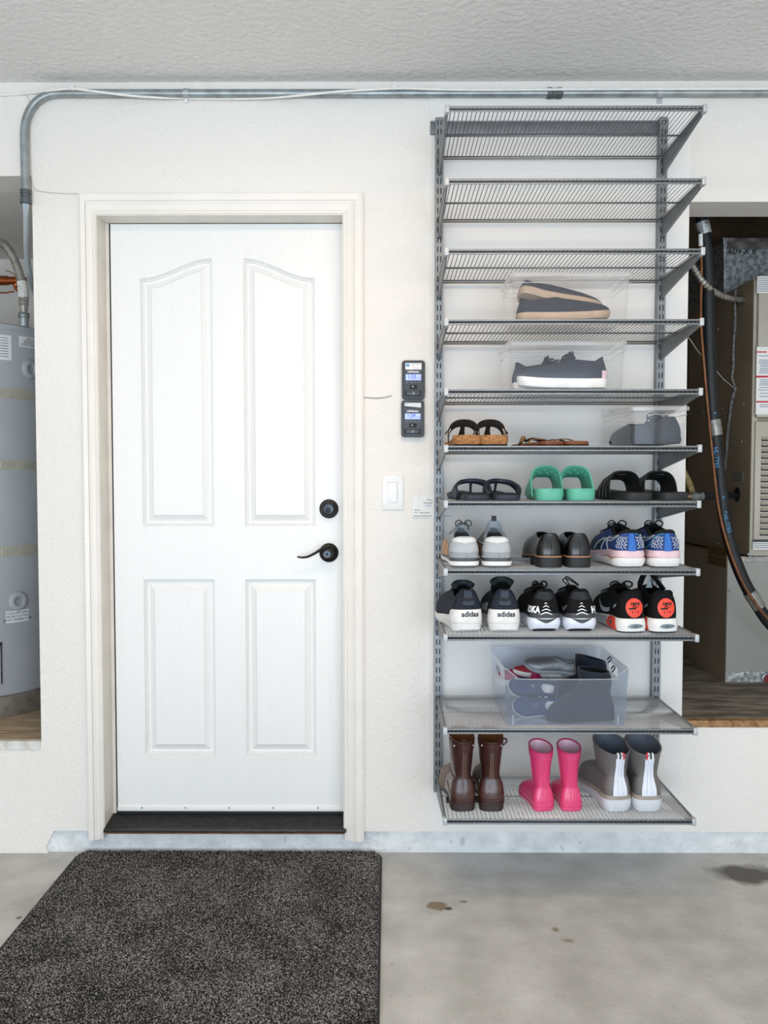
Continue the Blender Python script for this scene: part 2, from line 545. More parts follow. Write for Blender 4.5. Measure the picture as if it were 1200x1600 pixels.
# ------------------------------------------------------------------ door casing, jambs, threshold
CY = W - .018
IX0, IX1 = at(153, 700, CY).x, at(537, 700, CY).x
OX0, OX1 = at(124.5, 400, CY).x, at(568, 700, CY).x
IZ, OZ = at(350, 334, CY).z, at(350, 300, CY).z
PROF = [(0, 0), (0, .013), (.003, .016), (.008, .016), (.009, .009), (.013, .009), (.0135, .013), (.028, .018), (.036, .022), (.0375, .016),
        (.041, .016), (.0415, .021), (.058, .024), (.0605, .024), (.061, .019), (.067, .017), (.067, 0)]
def casing(name, path):
    # path: (x, z, dirx, dirz) inner-edge point and outward mitre direction at both ends
    loops = []
    for (x, z, dx, dz) in path:
        loops.append([(x + dx * u, W - h, z + dz * u) for u, h in PROF])
    return struct(name, MB().rings(loops, True), M_TRIM)
wL = (IX0 - OX0) / .067; wR = (OX1 - IX1) / .067; wT = (OZ - IZ) / .067
ZB = at(140, 1312, CY).z
casing("trim_3", [(IX0, ZB, -wL, 0), (IX0, IZ, -wL, wT)])
casing("trim_4", [(IX0, IZ, -wL, wT), (IX1, IZ, wR, wT)])
casing("trim_5", [(IX1, IZ, wR, wT), (IX1, ZB - .004, wR, 0)])
jz = IZ - .003
YD = 2.905
dl = at(172.8, 400, YD).x
jm = MB().box(IX0 - .03, IX0 + .003, W - .012, W + .15, ZCURB, jz).box(IX1 - .003, IX1 + .03, W - .012, W + .15, ZCURB, jz)
jm.box(IX0 - .03, IX1 + .03, W - .012, W + .15, jz, jz + .03).box(IX0, dl - .006, YD + .003, W + .15, ZCURB, jz)
struct("trim_6", jm, M_JAMB)
YD = 2.905
dl = at(172.8, 400, YD).x; dr = IX1 - .006; dzt = at(350, 350, YD).z; dzb = at(350, 1267, YD).z
# weather strip around the slab
ws = MB().box(dl - .006, dl - .001, YD + .004, YD + .03, .10, jz).box(IX0, IX1, YD + .004, YD + .03, dzt + .001, jz)
struct("trim_7", ws, M_BLACK)
struct("trim_8", MB().box(IX0 - .02, IX1 + .02, W + .003, W + .15, ZCURB - .012, ZCURB + .004), M_WOODRAW)

# ------------------------------------------------------------------ door
door = bpy.data.objects.new("door_1", None); COL.objects.link(door)
door.location = ((dl + dr) / 2, YD, dzb); door["kind"] = "structure"
door["label"] = "white four-panel door with arched upper panels and bronze hardware"
def X(px, py): return at(px, py, YD).x
def Z(px, py): return at(px, py, YD).z
def arch(x0, x1, zb, zlow, zpeak, peak_right, n=14):
    pts = [(x0, zb), (x1, zb)]
    for k in range(n + 1):
        t = k / n
        x = x1 + (x0 - x1) * t
        s = t if peak_right else 1 - t
        e = .5 + .5 * math.cos(math.pi * s)
        pts.append((x, zlow + (zpeak - zlow) * e))
    return pts
ca0, ca1, cb0, cb1 = X(222, 700), X(333.5, 700), X(382, 700), X(492.5, 700)
zu0, zu1, zu2, zl0, zl1 = Z(300, 822), Z(220, 435), Z(329, 404), Z(280, 1180), Z(280, 905)
panels = [
    arch(ca0, ca1, zu0, zu1, zu2, True),
    arch(cb0, cb1, zu0, zu1, zu2, False),
    [(ca0, zl0), (ca1, zl0), (ca1, zl1), (ca0, zl1)],
    [(cb0, zl0), (cb1, zl0), (cb1, zl1), (cb0, zl1)],
]
slab = MB()
for x0, x1 in ((dl, ca0), (ca1, cb0), (cb1, dr)):
    slab.box(x0, x1, YD, YD + .035, dzb, dzt)
for x0, x1, pa in ((ca0, ca1, panels[0]), (cb0, cb1, panels[1])):
    slab.box(x0, x1, YD, YD + .035, dzb, zl0).box(x0, x1, YD, YD + .035, zl1, zu0)
    ar = pa[2:]
    for (xa, za), (xb, zb_) in zip(ar[:-1], ar[1:]):
        slab.add([(xa, YD, za), (xb, YD, zb_), (xb, YD, dzt), (xa, YD, dzt)], [(0, 1, 2, 3)])
slab.box(dl, dr, YD + .03, YD + .035, dzb, dzt)
slab.build("door_slab", M_DOOR, door, smooth=False)
def inset(poly, d):
    n = len(poly); out = []
    for i in range(n):
        p0, p1, p2 = Vector(poly[i - 1]), Vector(poly[i]), Vector(poly[(i + 1) % n])
        e1, e2 = (p1 - p0).normalized(), (p2 - p1).normalized()
        n1, n2 = Vector((-e1.y, e1.x)), Vector((-e2.y, e2.x))
        m = n1 + n2
        m = m / max(.35, m.dot(n1) if m.length else 1)
        out.append((p1.x + m.x * d, p1.y + m.y * d))
    return out
def arch_inset(x0, x1, zb, zlow, zpeak, peak_right, d, n=14):
    def top(x):
        t = min(1, max(0, (x1 - x) / (x1 - x0)))
        q = t if peak_right else 1 - t
        return zlow + (zpeak - zlow) * (.5 + .5 * math.cos(math.pi * q))
    pts = [(x0 + d, zb + d), (x1 - d, zb + d)]
    for k in range(n + 1):
        x = x1 - d + (x0 - x1 + 2 * d) * k / n
        sl = (top(x + .004) - top(x - .004)) / .008
        pts.append((x, top(x) - d * math.sqrt(1 + sl * sl)))
    return pts
for k, poly in enumerate(panels):
    loops = []
    for d, h in ((0, 0), (.0016, .0065), (.0045, .0040), (.0062, .0100), (.0095, .0080), (.0115, .0150), (.0165, .0150), (.0370, .0030), (.0390, .0005)):
        if k == 0: pp = arch_inset(ca0, ca1, zu0, zu1, zu2, True, d)
        elif k == 1: pp = arch_inset(cb0, cb1, zu0, zu1, zu2, False, d)
        else: pp = inset(poly, d) if d else poly
        loops.append([(a, YD + h, c) for a, c in pp])
    mb = MB().rings(loops, True)
    last = loops[-1]
    zb_in = last[0][2]; yq = last[0][1]
    ar = last[2:]
    for pa, pb in zip(ar[:-1], ar[1:]):
        mb.add([pa, pb, (pb[0], yq, zb_in), (pa[0], yq, zb_in)], [(0, 1, 2, 3)])
    mb.build("panel", M_DOOR, door, smooth=True, angle=12)
# bottom sweep with screws
MB().box(dl, dr, YD - .004, YD + .03, dzb - .012, dzb - .0005, .002).build("door_sweep", M_BLACK, door)
MB().box(dl, dr, YD - .007, YD + .002, dzb + .001, dzb + .016, .002).build("sweep_strip", M_DOOR, door)
for px in (222, 290, 358, 427, 497):
    p = at(px, 1262, YD - .008)
    MB().lathe([(.0001, -.003), (.003, -.002), (.003, 0)], (p.x, p.y, p.z), 'Y', 10, caps=False).build("screw", M_GALV, door)
# deadbolt
c = at(514, 795, YD)
def bolt(parent, c, name, prof, m=M_BRONZE, n=40):
    return MB().lathe([(r, -h) for r, h in prof], c, 'Y', n).build(name, m, parent)
M_LOCKFACE = mat("dark_slate_lock_face", '#4c545f', .35, metal=.7, var=.05)
db = bolt(door, c, "deadbolt", [(.0335, 0), (.0335, .004), (.031, .007), (.030, .010), (.027, .011), (.026, .018), (.0235, .021), (.022, .027), (.019, .029), (.0188, .027)])
bolt(db, (c.x, c.y, c.z), "lock_face", [(.0188, .024), (.0188, .028), (.018, .0285)], M_LOCKFACE)
bolt(db, (c.x, c.y, c.z - .004), "keyway", [(.009, .028), (.009, .030), (.008, .0305)], mat("keyway_dark", '#23262b', .4, metal=.6), 20)
# lever
c2 = at(514, 863.5, YD)
lv = bolt(door, c2, "lever_handle", [(.0335, 0), (.0335, .004), (.031, .008), (.028, .011), (.020, .015), (.018, .022)])
bolt(lv, (c2.x - .002, c2.y, c2.z), "lever_hub", [(.012, .015), (.012, .035), (.0165, .04), (.0165, .056), (.015, .058)])
bolt(lv, (c2.x - .002, c2.y, c2.z), "lock_face", [(.0115, .057), (.0115, .0595), (.011, .060)], M_LOCKFACE, 24)
bolt(lv, (c2.x - .002, c2.y, c2.z), "keyway", [(.005, .0595), (.005, .061), (.004, .0615)], mat("keyway_dark", '#23262b'), 14)
pts = []
for (px, py, dy) in ((516, 853, .050), (507, 855.5, .054), (500, 859.5, .055), (491, 865, .055), (481, 869.8, .055), (473, 871, .054), (468, 870.5, .053), (464.5, 870, .052)):
    pts.append(at(px, py, YD - dy))
path = catmull(pts, 4, False)
n = len(path)
MB().tube(path, [.0062 - .0036 * (i / n) for i in range(n)], 10).build("lever_arm", M_BRONZE, lv)

# threshold
sx0, sx1 = at(163, 1300, W - .03).x, at(541, 1300, W - .03).x
th = thing("door_threshold", "dark ribbed metal threshold below the white door", "threshold", ((sx0 + sx1) / 2, W, ZCURB))
zt0 = at(350, 1297, W - .03).z
MB().box(sx0, sx1, W - .03, W + .002, ZCURB + .006, zt0, .003).build("nosing", M_SILL, th)
MB().plate([(W - .028, zt0 - .01), (W + .11, zt0 + .0), (W + .11, zt0 + .018), (W - .028, zt0 - .0008)], (), IX0 + .004, IX1 - .004, lambda a, b_, t: (t, a, b_)).build("ramp", M_SILL, th, smooth=False)
for k in range(9):
    y = W - .012 + k * .0105
    z = zt0 - .0008 + (y - (W - .028)) / .138 * .0188
    MB().box(IX0 + .006, IX1 - .006, y, y + .004, z - .002, z + .0022).build("rib", M_SILL, th, smooth=False)

# ------------------------------------------------------------------ doormat
MX0, MX1, MY0, MY1 = at(123, 1340, 2.82).x, at(597, 1345, 2.82).x, 1.35, 2.832
mt = thing("doormat", "large charcoal flecked doormat lying on the concrete before the door", "doormat", ((MX0 + MX1) / 2, (MY0 + MY1) / 2, 0))
ol = rrect(MX0, MX1, MY0, MY1, .05, 6)
MB().plate(ol, (), .0, .007, lambda a, b_, t: (a, b_, t)).build("rubber_backing", M_BLACK, mt, smooth=False)
def mat_pile():
    m = bpy.data.materials.new("flecked_carpet_pile"); m.use_nodes = True
    nt = m.node_tree; b = nt.nodes["Principled BSDF"]
    tc = nt.nodes.new("ShaderNodeTexCoord")
    n1 = nt.nodes.new("ShaderNodeTexNoise"); n1.inputs["Scale"].default_value = 250; n1.inputs["Detail"].default_value = 2
    n2 = nt.nodes.new("ShaderNodeTexNoise"); n2.inputs["Scale"].default_value = 7; n2.inputs["Detail"].default_value = 3
    nt.links.new(tc.outputs["Object"], n1.inputs["Vector"]); nt.links.new(tc.outputs["Object"], n2.inputs["Vector"])
    ad = nt.nodes.new("ShaderNodeMath"); ad.operation = 'MULTIPLY_ADD'; ad.inputs[1].default_value = .16
    nt.links.new(n2.outputs["Fac"], ad.inputs[0]); nt.links.new(n1.outputs["Fac"], ad.inputs[2])
    rp = nt.nodes.new("ShaderNodeValToRGB")
    e = rp.color_ramp.elements
    e[0].position = .50; e[0].color = hx('#19191a'); e[1].position = .73; e[1].color = hx('#a3a1a0')
    x = e.new(.58); x.color = hx('#353434')
    nt.links.new(ad.outputs[0], rp.inputs[0]); nt.links.new(rp.outputs[0], b.inputs["Base Color"])
    b.inputs["Roughness"].default_value = .95; b.inputs["Specular IOR Level"].default_value = .15
    MATS["pile"] = m
    return m
pm = MB()
rr = random.Random(3)
NX, NY = 300, 300
PX0, PX1, PY0, PY1 = MX0 + .006, MX1 - .006, MY0 + .006, MY1 - .006
def inside(x, y):
    r = .045
    dx = max(PX0 + r - x, 0, x - (PX1 - r)); dy = max(PY0 + r - y, 0, y - (PY1 - r))
    return dx * dx + dy * dy <= r * r
idx = {}
for i in range(NX + 1):
    for j in range(NY + 1):
        x = PX0 + (PX1 - PX0) * i / NX; y = PY0 + (PY1 - PY0) * (1 - (1 - j / NY))
        if inside(x, y):
            edge = i in (0, NX) or j in (0, NY)
            idx[(i, j)] = len(pm.v)
            pm.v.append(Vector((x + rr.uniform(-.0012, .0012), y + rr.uniform(-.0016, .0016), .006 if edge else .011 + rr.uniform(0, .005))))
for i in range(NX):
    for j in range(NY):
        q = [(i, j), (i + 1, j), (i + 1, j + 1), (i, j + 1)]
        if all(k in idx for k in q): pm.f.append(tuple(idx[k] for k in q))
pile = pm.build("pile", mat_pile(), mt, smooth=True, fix=False)
pile["kind"] = "stuff"

# ------------------------------------------------------------------ conduit, cable and thin wires on the wall
RC = .0135
cy_ = W - RC - .004
pts = [at(40, 312, cy_), at(38.5, 250, cy_), at(38, 205, cy_), at(44, 178, cy_), at(58, 158, cy_), at(80, 147.5, cy_), at(110, 146, cy_), at(300, 146.3, cy_), at(500, 146, cy_), at(866, 145.5, cy_), at(1030, 145.2, cy_), Vector((XW - .001, cy_, at(1260, 145, cy_).z))]
base = pts[0]
cd = thing("electrical_conduit", "galvanised conduit running under the ceiling and bending down at left", "conduit", base)
curve = catmull(pts[:7], 6, False)
MB().tube(curve + pts[7:], RC, 16).build("pipe", M_GALV, cd)
def coupling(px0, px1, py, vertical=False):
    mb = MB()
    a, b_ = (at(px0, py, cy_), at(px1, py, cy_)) if not vertical else (at(py, px0, cy_), at(py, px1, cy_))
    d = (b_ - a)
    segs = [(0, 1.0), (.0, 1.32), (.30, 1.32), (.33, 1.15), (.44, 1.15), (.46, 1.25), (.56, 1.25), (.58, 1.15), (.68, 1.15), (.70, 1.32), (1, 1.32), (1, 1.0)]
    mb.tube([a + d * t for t, _ in segs], [RC * s for _, s in segs], 12)
    mb.build("coupling", M_DARKPL, cd)
coupling(855, 877, 145.6)
coupling(297, 318, 40.2, True)
M_STRAP = mat("zinc_strap", '#b5babb', .4, metal=.3)
for px, py in ((1030, 145), (291, 146)):
    p = at(px, py, cy_)
    MB().tube([p + Vector((-.009, 0, 0)), p + Vector((.009, 0, 0))], RC * 1.12, 16).build("pipe_strap", M_STRAP, cd)
p = at(1030, 156, W - .002)
MB().box(p.x - .009, p.x + .009, W - .0075, W - .0040, p.z - .014, p.z + .02, .001).build("strap_foot", M_STRAP, cd)

cbY = W - .006
white_cable = thing("white_cable", "white cable wandering over the conduit below the ceiling", "cable", at(0, 148, cbY))
seq = [(-585, 150, 0), (-250, 150, 0), (-30, 149, 0), (40, 146, 0), (80, 141, .03), (113, 138.5, .034), (150, 143, .035), (220, 151, .02), (290, 153.5, .004), (360, 154.5, .004), (430, 152.5, .012), (520, 144, .034), (616, 138, .034), (680, 139.5, .034), (760, 140.5, .034), (900, 139.5, .034), (1050, 139, .034), (1260, 138.5, .034), (1500, 138.5, .034), (1795, 138.5, .034)]
MB().tube(catmull([at(x, y, cbY - d) for x, y, d in seq], 6, False), .0042, 8).build("cord", mat("white_cable_jacket", '#eeece6', .5, var=.04), white_cable)
for px, py in ((113, 137), (616, 136), (291, 157)):
    p = at(px, py, cbY - .03 if py < 150 else cbY)
    MB().box(p.x - .006, p.x + .006, p.y - .006, W - .001 if py > 150 else p.y + .03, p.z - .007, p.z + .007, .002).build("cable_clip", M_WHITEPL, white_cable)
def thin_wire(name, label, pts_, r, m):
    o = MB().tube(catmull([at(*p) for p in pts_], 5, False), r, 6).build(name, m)
    tag(o, label, "wire"); return o
M_THIN = mat("painted_thin_wire", '#d5cfc6', .5, var=.05)
thin_wire("thin_wire", "thin painted wire stapled from the ceiling to the casing corner",
          [(40, 148, W - .003), (46, 160, W - .003), (47, 200, W - .003), (48.5, 260, W - .003), (53, 293, W - .003), (70, 300, W - .003), (95, 302, W - .003), (122, 302.5, W - .003)], .0016, M_THIN)
thin_wire("thin_wire", "short thin wire crossing the wall from the casing towards the opener panels",
          [(568, 620.5, W - .003), (585, 622, W - .003), (600, 621, W - .003), (612, 618, W - .003)], .0018, mat("grey_thin_wire", '#a8a49d', .5))
# ------------------------------------------------------------------ wall-hung wire shelving
M_PLAT = mat("platinum_steel", '#84888b', .42, metal=.5, var=.05, vscale=50)
M_PLATD = mat("platinum_steel_plate", '#75797d', .45, metal=.4, var=.05, vscale=40)
M_WIRE = mat("platinum_wire", '#6b6e71', .45, metal=.5, var=.05)
M_CAP = mat("light_grey_cap", '#b4b8bb', .45, metal=.2, var=.03)
M_LINER = clear_mat("frosted_shelf_liner", '#ffffff', .27, .25, '#ffffff', 1.42, .5)
SX0, SX1 = at(684.5, 700, W).x, at(1025.5, 700, W).x          # standards' centre lines
SYF, SYB = 2.44, 2.80
zfr = [at(900, y, SYF).z for y in (166, 279.5, 389, 499, 608, 696.5, 783.5, 889.5, 992.5, 1138, 1279)]   # shelf tops

rack = thing("shelf_hanging_rail", "grey wall rail with two slotted uprights holding the wire shelves", "wall rail", ((SX0 + SX1) / 2, W, at(680, 1230, W).z))
zt = at(680, 193, W).z; zb = at(680, 212, W).z
MB().box(at(672, 200, W).x, at(1042, 200, W).x, W - .016, W - .001, zb, zt, .002).build("top_track", M_PLATD, rack)
MB().box(at(672, 200, W).x, at(1042, 200, W).x, W - .019, W - .012, zt - .005, zt + .001, .001).build("track_lip", M_PLATD, rack)
def standard(xc, z0, z1):
    hw = .0125
    yf, yb = W - .034, W - .004
    mb = MB()
    xs = [-hw, -.0068, -.0036, .0036, .0068, hw]
    z = z1 - .006; zs = [z1]; slots = []
    while z - .02 > z0 + .004:
        zs += [z, z - .019]; slots.append(len(zs) - 2)
        z -= .032
    zs.append(z0)
    o = len(mb.v)
    for zz in zs:
        for x in xs: mb.v.append(Vector((xc + x, yf, zz)))
    n = len(xs)
    for i in range(len(zs) - 1):
        for k in range(n - 1):
            if i in slots and k in (1, 3): continue
            mb.f.append((o + i * n + k, o + i * n + k + 1, o + (i + 1) * n + k + 1, o + (i + 1) * n + k))
    mb.box(xc - hw - .0008, xc - hw, yf, yb, z0, z1).box(xc + hw, xc + hw + .0008, yf, yb, z0, z1)
    mb.build("slotted_upright", M_PLAT, rack, smooth=False, fix=False)
    return xc
zt2 = at(680, 190, W).z
standard(SX0, at(680, 1232, W).z, zt2); standard(SX1, at(1020, 1160, W).z, zt2)
# dark filler in the hollow uprights; its colour stands for shade behind the slots
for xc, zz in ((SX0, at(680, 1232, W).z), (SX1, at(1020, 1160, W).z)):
    MB().box(xc - .0115, xc + .0115, W - .018, W - .008, zz + .002, zt2 - .002).build("channel_shade", mat("upright_shade", '#2c2f33', .6), rack, smooth=False)

shelf_labels = [
    "topmost wire shelf, empty, just under the conduit",
    "empty wire shelf, second from the top",
    "empty wire shelf directly above the clear box with beige-soled shoes, third from the top",
    "wire shelf carrying the clear box with beige-soled shoes, fourth from the top",
    "wire shelf carrying the clear box with white-soled sneakers, fifth from the top",
    "wire shelf carrying the cork sandals and a small clear box",
    "wire shelf carrying the teal, navy and black slip-on sandals",
    "wire shelf carrying grey sneakers, black loafers and blue running shoes",
    "wire shelf carrying three pairs of black sneakers",
    "lined wire shelf carrying the open clear bin of shoes",
    "lowest wire shelf, lined, carrying three pairs of boots",
]
NW = 58
def wire_mesh():
    mb = MB()
    for k in range(NW):
        x = (k + .5) / NW * (SX1 - SX0 - .012) + .006
        mb.tube([(x, SYB - SYF, -.0026), (x, .0, -.0026), (x, -.0024, -.0045), (x, -.0024, -.0135)], .00125, 4, caps=False)
    return mb.mesh("cross_wires", smooth=False)
WIRES = wire_mesh(); WIRES.materials.append(M_WIRE)
SHARED = {}
def shared(name, fn, material):
    if name not in SHARED:
        me = fn().mesh(name); me.materials.append(material); SHARED[name] = me
    return SHARED[name]
def add_part(name, me, parent, loc=(0, 0, 0), kind=None):
    o = bpy.data.objects.new(name, me); COL.objects.link(o)
    o.parent = parent; o.location = loc
    if kind: o["kind"] = kind
    return o
WD = SX1 - SX0
for i, z in enumerate(zfr):
    sh = thing("wire_shelf", shelf_labels[i], "wire shelf", (SX0, SYF, z), 0, "wire shelves of the hanging rack")
    add_part("cross_wires", WIRES, sh, kind="stuff")
    add_part("front_rail", shared("front_rail", lambda: MB().box(.004, WD - .004, -.0052, -.0012, -.0052, -.0002, .0012).box(.004, WD - .004, -.0052, -.0012, -.0165, -.0115, .0012), M_PLAT), sh)
    add_part("slot_shade", shared("slot_shade", lambda: MB().box(.004, WD - .004, .0008, .0022, -.0145, -.0052), mat("slot_shade_grey", '#4d5256', .5, metal=.4)), sh)  # added dark strip: the shade in the rail gaps as colour
    add_part("middle_rail", shared("middle_rail", lambda: MB().tube([(.004, .19, -.0068), (WD - .004, .19, -.0068)], .003, 8), M_PLAT), sh)
    add_part("back_rail", shared("back_rail", lambda: MB().tube([(.004, .358, -.0066), (WD - .004, .358, -.0066)], .0028, 8).tube([(.004, .36, -.0130), (WD - .004, .36, -.0130)], .0022, 8), M_PLAT), sh)
    for s in (0, 1):
        x = 0 if s == 0 else WD
        def arm():
            def f(a, b_, t): return (t, a, b_)
            pl = [(-.002, -.0005), (-.002, -.014), (.03, -.019), (.345, -.064), (.362, -.069), (.366, -.069), (.366, -.0005)]
            return MB().plate(pl, (), -.0022, .0022, f)
        def edge():
            return MB().tube([(0, -.002, -.013), (0, .03, -.019), (0, .345, -.064), (0, .362, -.069)], .0036, 6)
        add_part("bracket", shared("bracket", arm, M_PLATD), sh, (x, 0, 0))
        add_part("bracket_edge", shared("bracket_edge", edge, M_PLAT), sh, (x, 0, 0))
        add_part("side_rail", shared("side_rail", lambda: MB().box(-.0045, .0045, -.002, .365, -.008, .0012, .0015), M_PLAT), sh, (x, 0, 0))
        add_part("end_cap", shared("end_cap", lambda: MB().box(-.0062, .0062, -.0085, .012, -.0195, .003, .002), M_CAP), sh, (x, 0, 0))
    if i >= 6:
        add_part("shelf_liner", shared("shelf_liner", lambda: MB().box(.006, WD - .006, .002, .357, -.0010, .0010), M_LINER), sh)

# ------------------------------------------------------------------ things on the wall
M_OPEN = mat("charcoal_plastic", '#2b2f33', .4, var=.05)
M_OPEN2 = mat("dark_slate_plastic", '#3f464d', .4, var=.04)
M_LCD = mat("blue_lcd_backlight", '#8f9df2', .3, var=.03, emit=.55)
M_INK = mat("blue_lcd_ink", '#3744b8', .4, var=.02)
M_PRINT = mat("pale_print", '#dfe3e6', .5, var=.02)
M_PAPER = mat("white_paper", '#f2f2ef', .6, var=.02)
M_GREYINK = mat("grey_ink", '#8a8f94', .6, var=.05)
def opener(x0, x1, y0, y1, label, time_txt, small, slip):
    p0, p1 = at(x0, y1, W - .02), at(x1, y0, W - .02)
    cx = (p0.x + p1.x) / 2; hw = (p1.x - p0.x) / 2; z0, z1 = p0.z, p1.z; H = z1 - z0
    t = thing("opener_control_panel", label, "control panel", (cx, W, z0), 0, "garage door opener panels beside the shelving")
    def fz(f): return z1 - H * f
    MB().plate(rrect(cx - hw, cx + hw, z0, z1, .010), (), W - .018, W - .001).plate(rrect(cx - hw + .003, cx + hw - .003, z0 + .003, z1 - .003, .008), (), W - .022, W - .018).build("housing", M_OPEN, t, smooth=False)
    MB().plate(rrect(cx - hw * .72, cx + hw * .72, fz(.96), fz(.055), .004), (), W - .0235, W - .022).build("face_plate", mat("opener_face", '#30353a', .38), t, smooth=False)
    ya = W - .0235
    if slip:
        MB().plate([(cx - hw * .70, fz(.155)), (cx + hw * .70, fz(.20)), (cx + hw * .70, fz(.075)), (cx - hw * .70, fz(.07))], (), ya - .001, ya).build("card", M_PAPER, t, smooth=False)
    else:
        MB().plate(rrect(cx - hw * .70, cx + hw * .70, fz(.24), fz(.075), .001), (), ya - .001, ya).build("card", M_PAPER, t, smooth=False)
    ybar = ya - .0014
    MB().plate([(cx - hw * .64, fz(.165 if not slip else .115)), (cx - hw * .36, fz(.165 if not slip else .115)), (cx - hw * .36, fz(.095)), (cx - hw * .64, fz(.095))], (), ybar, ybar + .0004).build("card_emblem", mat("card_blue", '#4a9fd6', .5), t, smooth=False)
    for k, (f, a, b_) in enumerate(((.105, -.28, .6), (.14 if slip else .17, -.1, .0 if slip else .1), (.155 if slip else .2, .1, .55))):
        MB().box(cx + hw * a, cx + hw * b_, ybar, ybar + .0004, fz(f) - .0009, fz(f)).build("print_line", M_GREYINK, t, smooth=False)
    wall_text("LiftMaster", .0098, (cx, ya - .0004, fz(.296)), M_PRINT, t, bold=.04, sx=.98)
    MB().plate(rrect(cx - hw * .68, cx + hw * .66, fz(.515), fz(.36), .001), (), ya - .001, ya).build("screen", M_LCD, t, smooth=False)
    wall_text(time_txt, .0195, (cx - hw * .14, ya - .0014, fz(.428)), M_INK, t, bold=.01, sx=.85)
    wall_text(small, .0058, (cx + hw * .47, ya - .0014, fz(.465)), M_INK, t, sx=.95)
    for k in range(4):
        x = cx + hw * (-.55 + k * .36)
        MB().box(x - hw * .12, x + hw * .12, ya - .0008, ya, fz(.572) - .0007, fz(.572) + .0007).build("button_mark", M_GREYINK, t, smooth=False)
    bt = MB().box(cx - hw * .30, cx + hw * .30, ya - .005, ya, fz(.73), fz(.635), .002).build("light_button", M_BLACK, t)
    MB().box(cx - hw * .10, cx - hw * .02, ya - .0056, ya - .004, fz(.70), fz(.66), .0003).build("button_icon", M_PRINT, bt, smooth=False)
    rc = MB().box(cx - hw * .76, cx + hw * .70, ya - .0005, ya, fz(.92), fz(.775)).build("button_well", M_BLACK, t, smooth=False)
    bb = MB().box(cx - hw * .61, cx + hw * .61, ya - .006, ya - .0005, fz(.905), fz(.785), .0015).build("door_button", M_OPEN2, t)
    MB().box(cx - hw * .03, cx + hw * .03, ya - .0066, ya - .005, fz(.845), fz(.825)).box(cx - hw * .09, cx + hw * .09, ya - .0066, ya - .005, fz(.87), fz(.86)).build("button_icon", M_PRINT, bb, smooth=False)
opener(628, 664, 563, 624, "upper black garage opener panel with a lit screen showing 1:33", "1:33", "MON", False)
opener(627, 663, 625.5, 683, "lower black garage opener panel with a slipped paper card", "1:29", "MON", True)

p0, p1 = at(597, 796.5, W - .006), at(630.5, 742, W - .006)
sw = thing("light_switch", "white rocker light switch on the wall below the opener panels", "light switch", ((p0.x + p1.x) / 2, W, p0.z))
MB().box(p0.x, p1.x, W - .007, W - .0005, p0.z, p1.z, .0025).build("wall_plate", M_WHITEPL, sw)
a, b_ = at(605.5, 785, W - .007), at(621.5, 753, W - .007)
MB().box(a.x, b_.x, W - .0078, W - .006, a.z, b_.z, .0006).build("switch_frame", mat("switch_frame_grey", '#cfd1d2', .4), sw)
MB().plate([(a.z + .001, W - .0105), (b_.z - .003, W - .0085), (b_.z - .001, W - .007), (a.z + .001, W - .007)], (), a.x + .001, b_.x - .0035, lambda q, r, t: (t, r, q)).build("rocker", M_WHITEPL, sw, smooth=False)
for py in (747, 791):
    c = at(613.5, py, W - .007)
    MB().lathe([(.0001, -.0008), (.0028, -.0006), (.003, 0)], (c.x, W - .0072, c.z), 'Y', 10, caps=False).build("screw", M_WHITEPL, sw)
c = at(610, 781.5, W - .011)
MB().box(c.x - .004, c.x + .004, W - .0109, W - .0098, c.z - .0006, c.z + .0006).build("print_line", M_GREYINK, sw, smooth=False)

p0, p1 = at(644, 808, W - .005), at(704, 774, W - .005)
cd2 = thing("paper_card", "white paper card stuck on the wall behind the left upright", "paper", ((p0.x + p1.x) / 2, W, p0.z))
MB().box(p0.x, p1.x, W - .0056, W - .0046, p0.z, p1.z).build("sheet", M_PAPER, cd2, smooth=False)
c = at(668.5, 786, W - .006)
M_SLATEINK = mat("slate_ink", '#5d6a73', .6)
wall_text("Homel", .0105, (c.x, W - .0060, c.z), M_SLATEINK, cd2)
c = at(669.5, 790.5, W - .006)
wall_text("Cellular", .007, (c.x, W - .0060, c.z), mat("card_blue", '#4a9fd6', .5), cd2)
for x0, x1, y in ((647, 656, 797), (647, 652, 800.5), (655, 672, 801), (646.5, 675, 806), (691, 703, 806)):
    a, b_ = at(x0, y + .5, W - .006), at(x1, y - .5, W - .006)
    MB().box(a.x, b_.x, W - .0062, W - .0056, a.z, b_.z).build("print_line", M_GREYINK, cd2, smooth=False)
pts = [at(667, 783, W - .0062), at(669, 780, W - .0062), at(672, 781, W - .0062), at(676, 782.5, W - .0062)]
MB().tube(pts, .0008, 5).build("roof_mark", M_SLATEINK, cd2)
# ------------------------------------------------------------------ water heater in the left alcove
M_TANK = mat("grey_tank_enamel", '#a9adb1', .45, var=.03, vscale=4, coat=.1)
M_BAND = mat("khaki_band_tape", '#a8a697', .55, var=.06, vscale=20)
M_PAN = mat("dull_metal_pan", '#8a8278', .45, metal=.5, var=.1)
M_LABEL = mat("label_white", '#e3e5e5', .5, var=.02)
M_DKINK = mat("label_ink", '#3d4247', .6, var=.05)
M_STEEL = mat("corrugated_steel", '#b3b0a8', .3, metal=.55, var=.1)
M_COPPER = mat("copper_pipe", '#b8663a', .3, metal=.9, var=.12, vscale=30)
M_BRASS = mat("brass_lever", '#a98a4a', .4, metal=.7, var=.1)
TX, TY, TR = -1.655, 3.36, .30
ztop = at(5, 500, 3.09).z; zbot = at(5, 1091, 3.09).z
wh = thing("water_heater", "tall grey water heater standing in the left alcove", "water heater", (TX, TY, Z_LL))
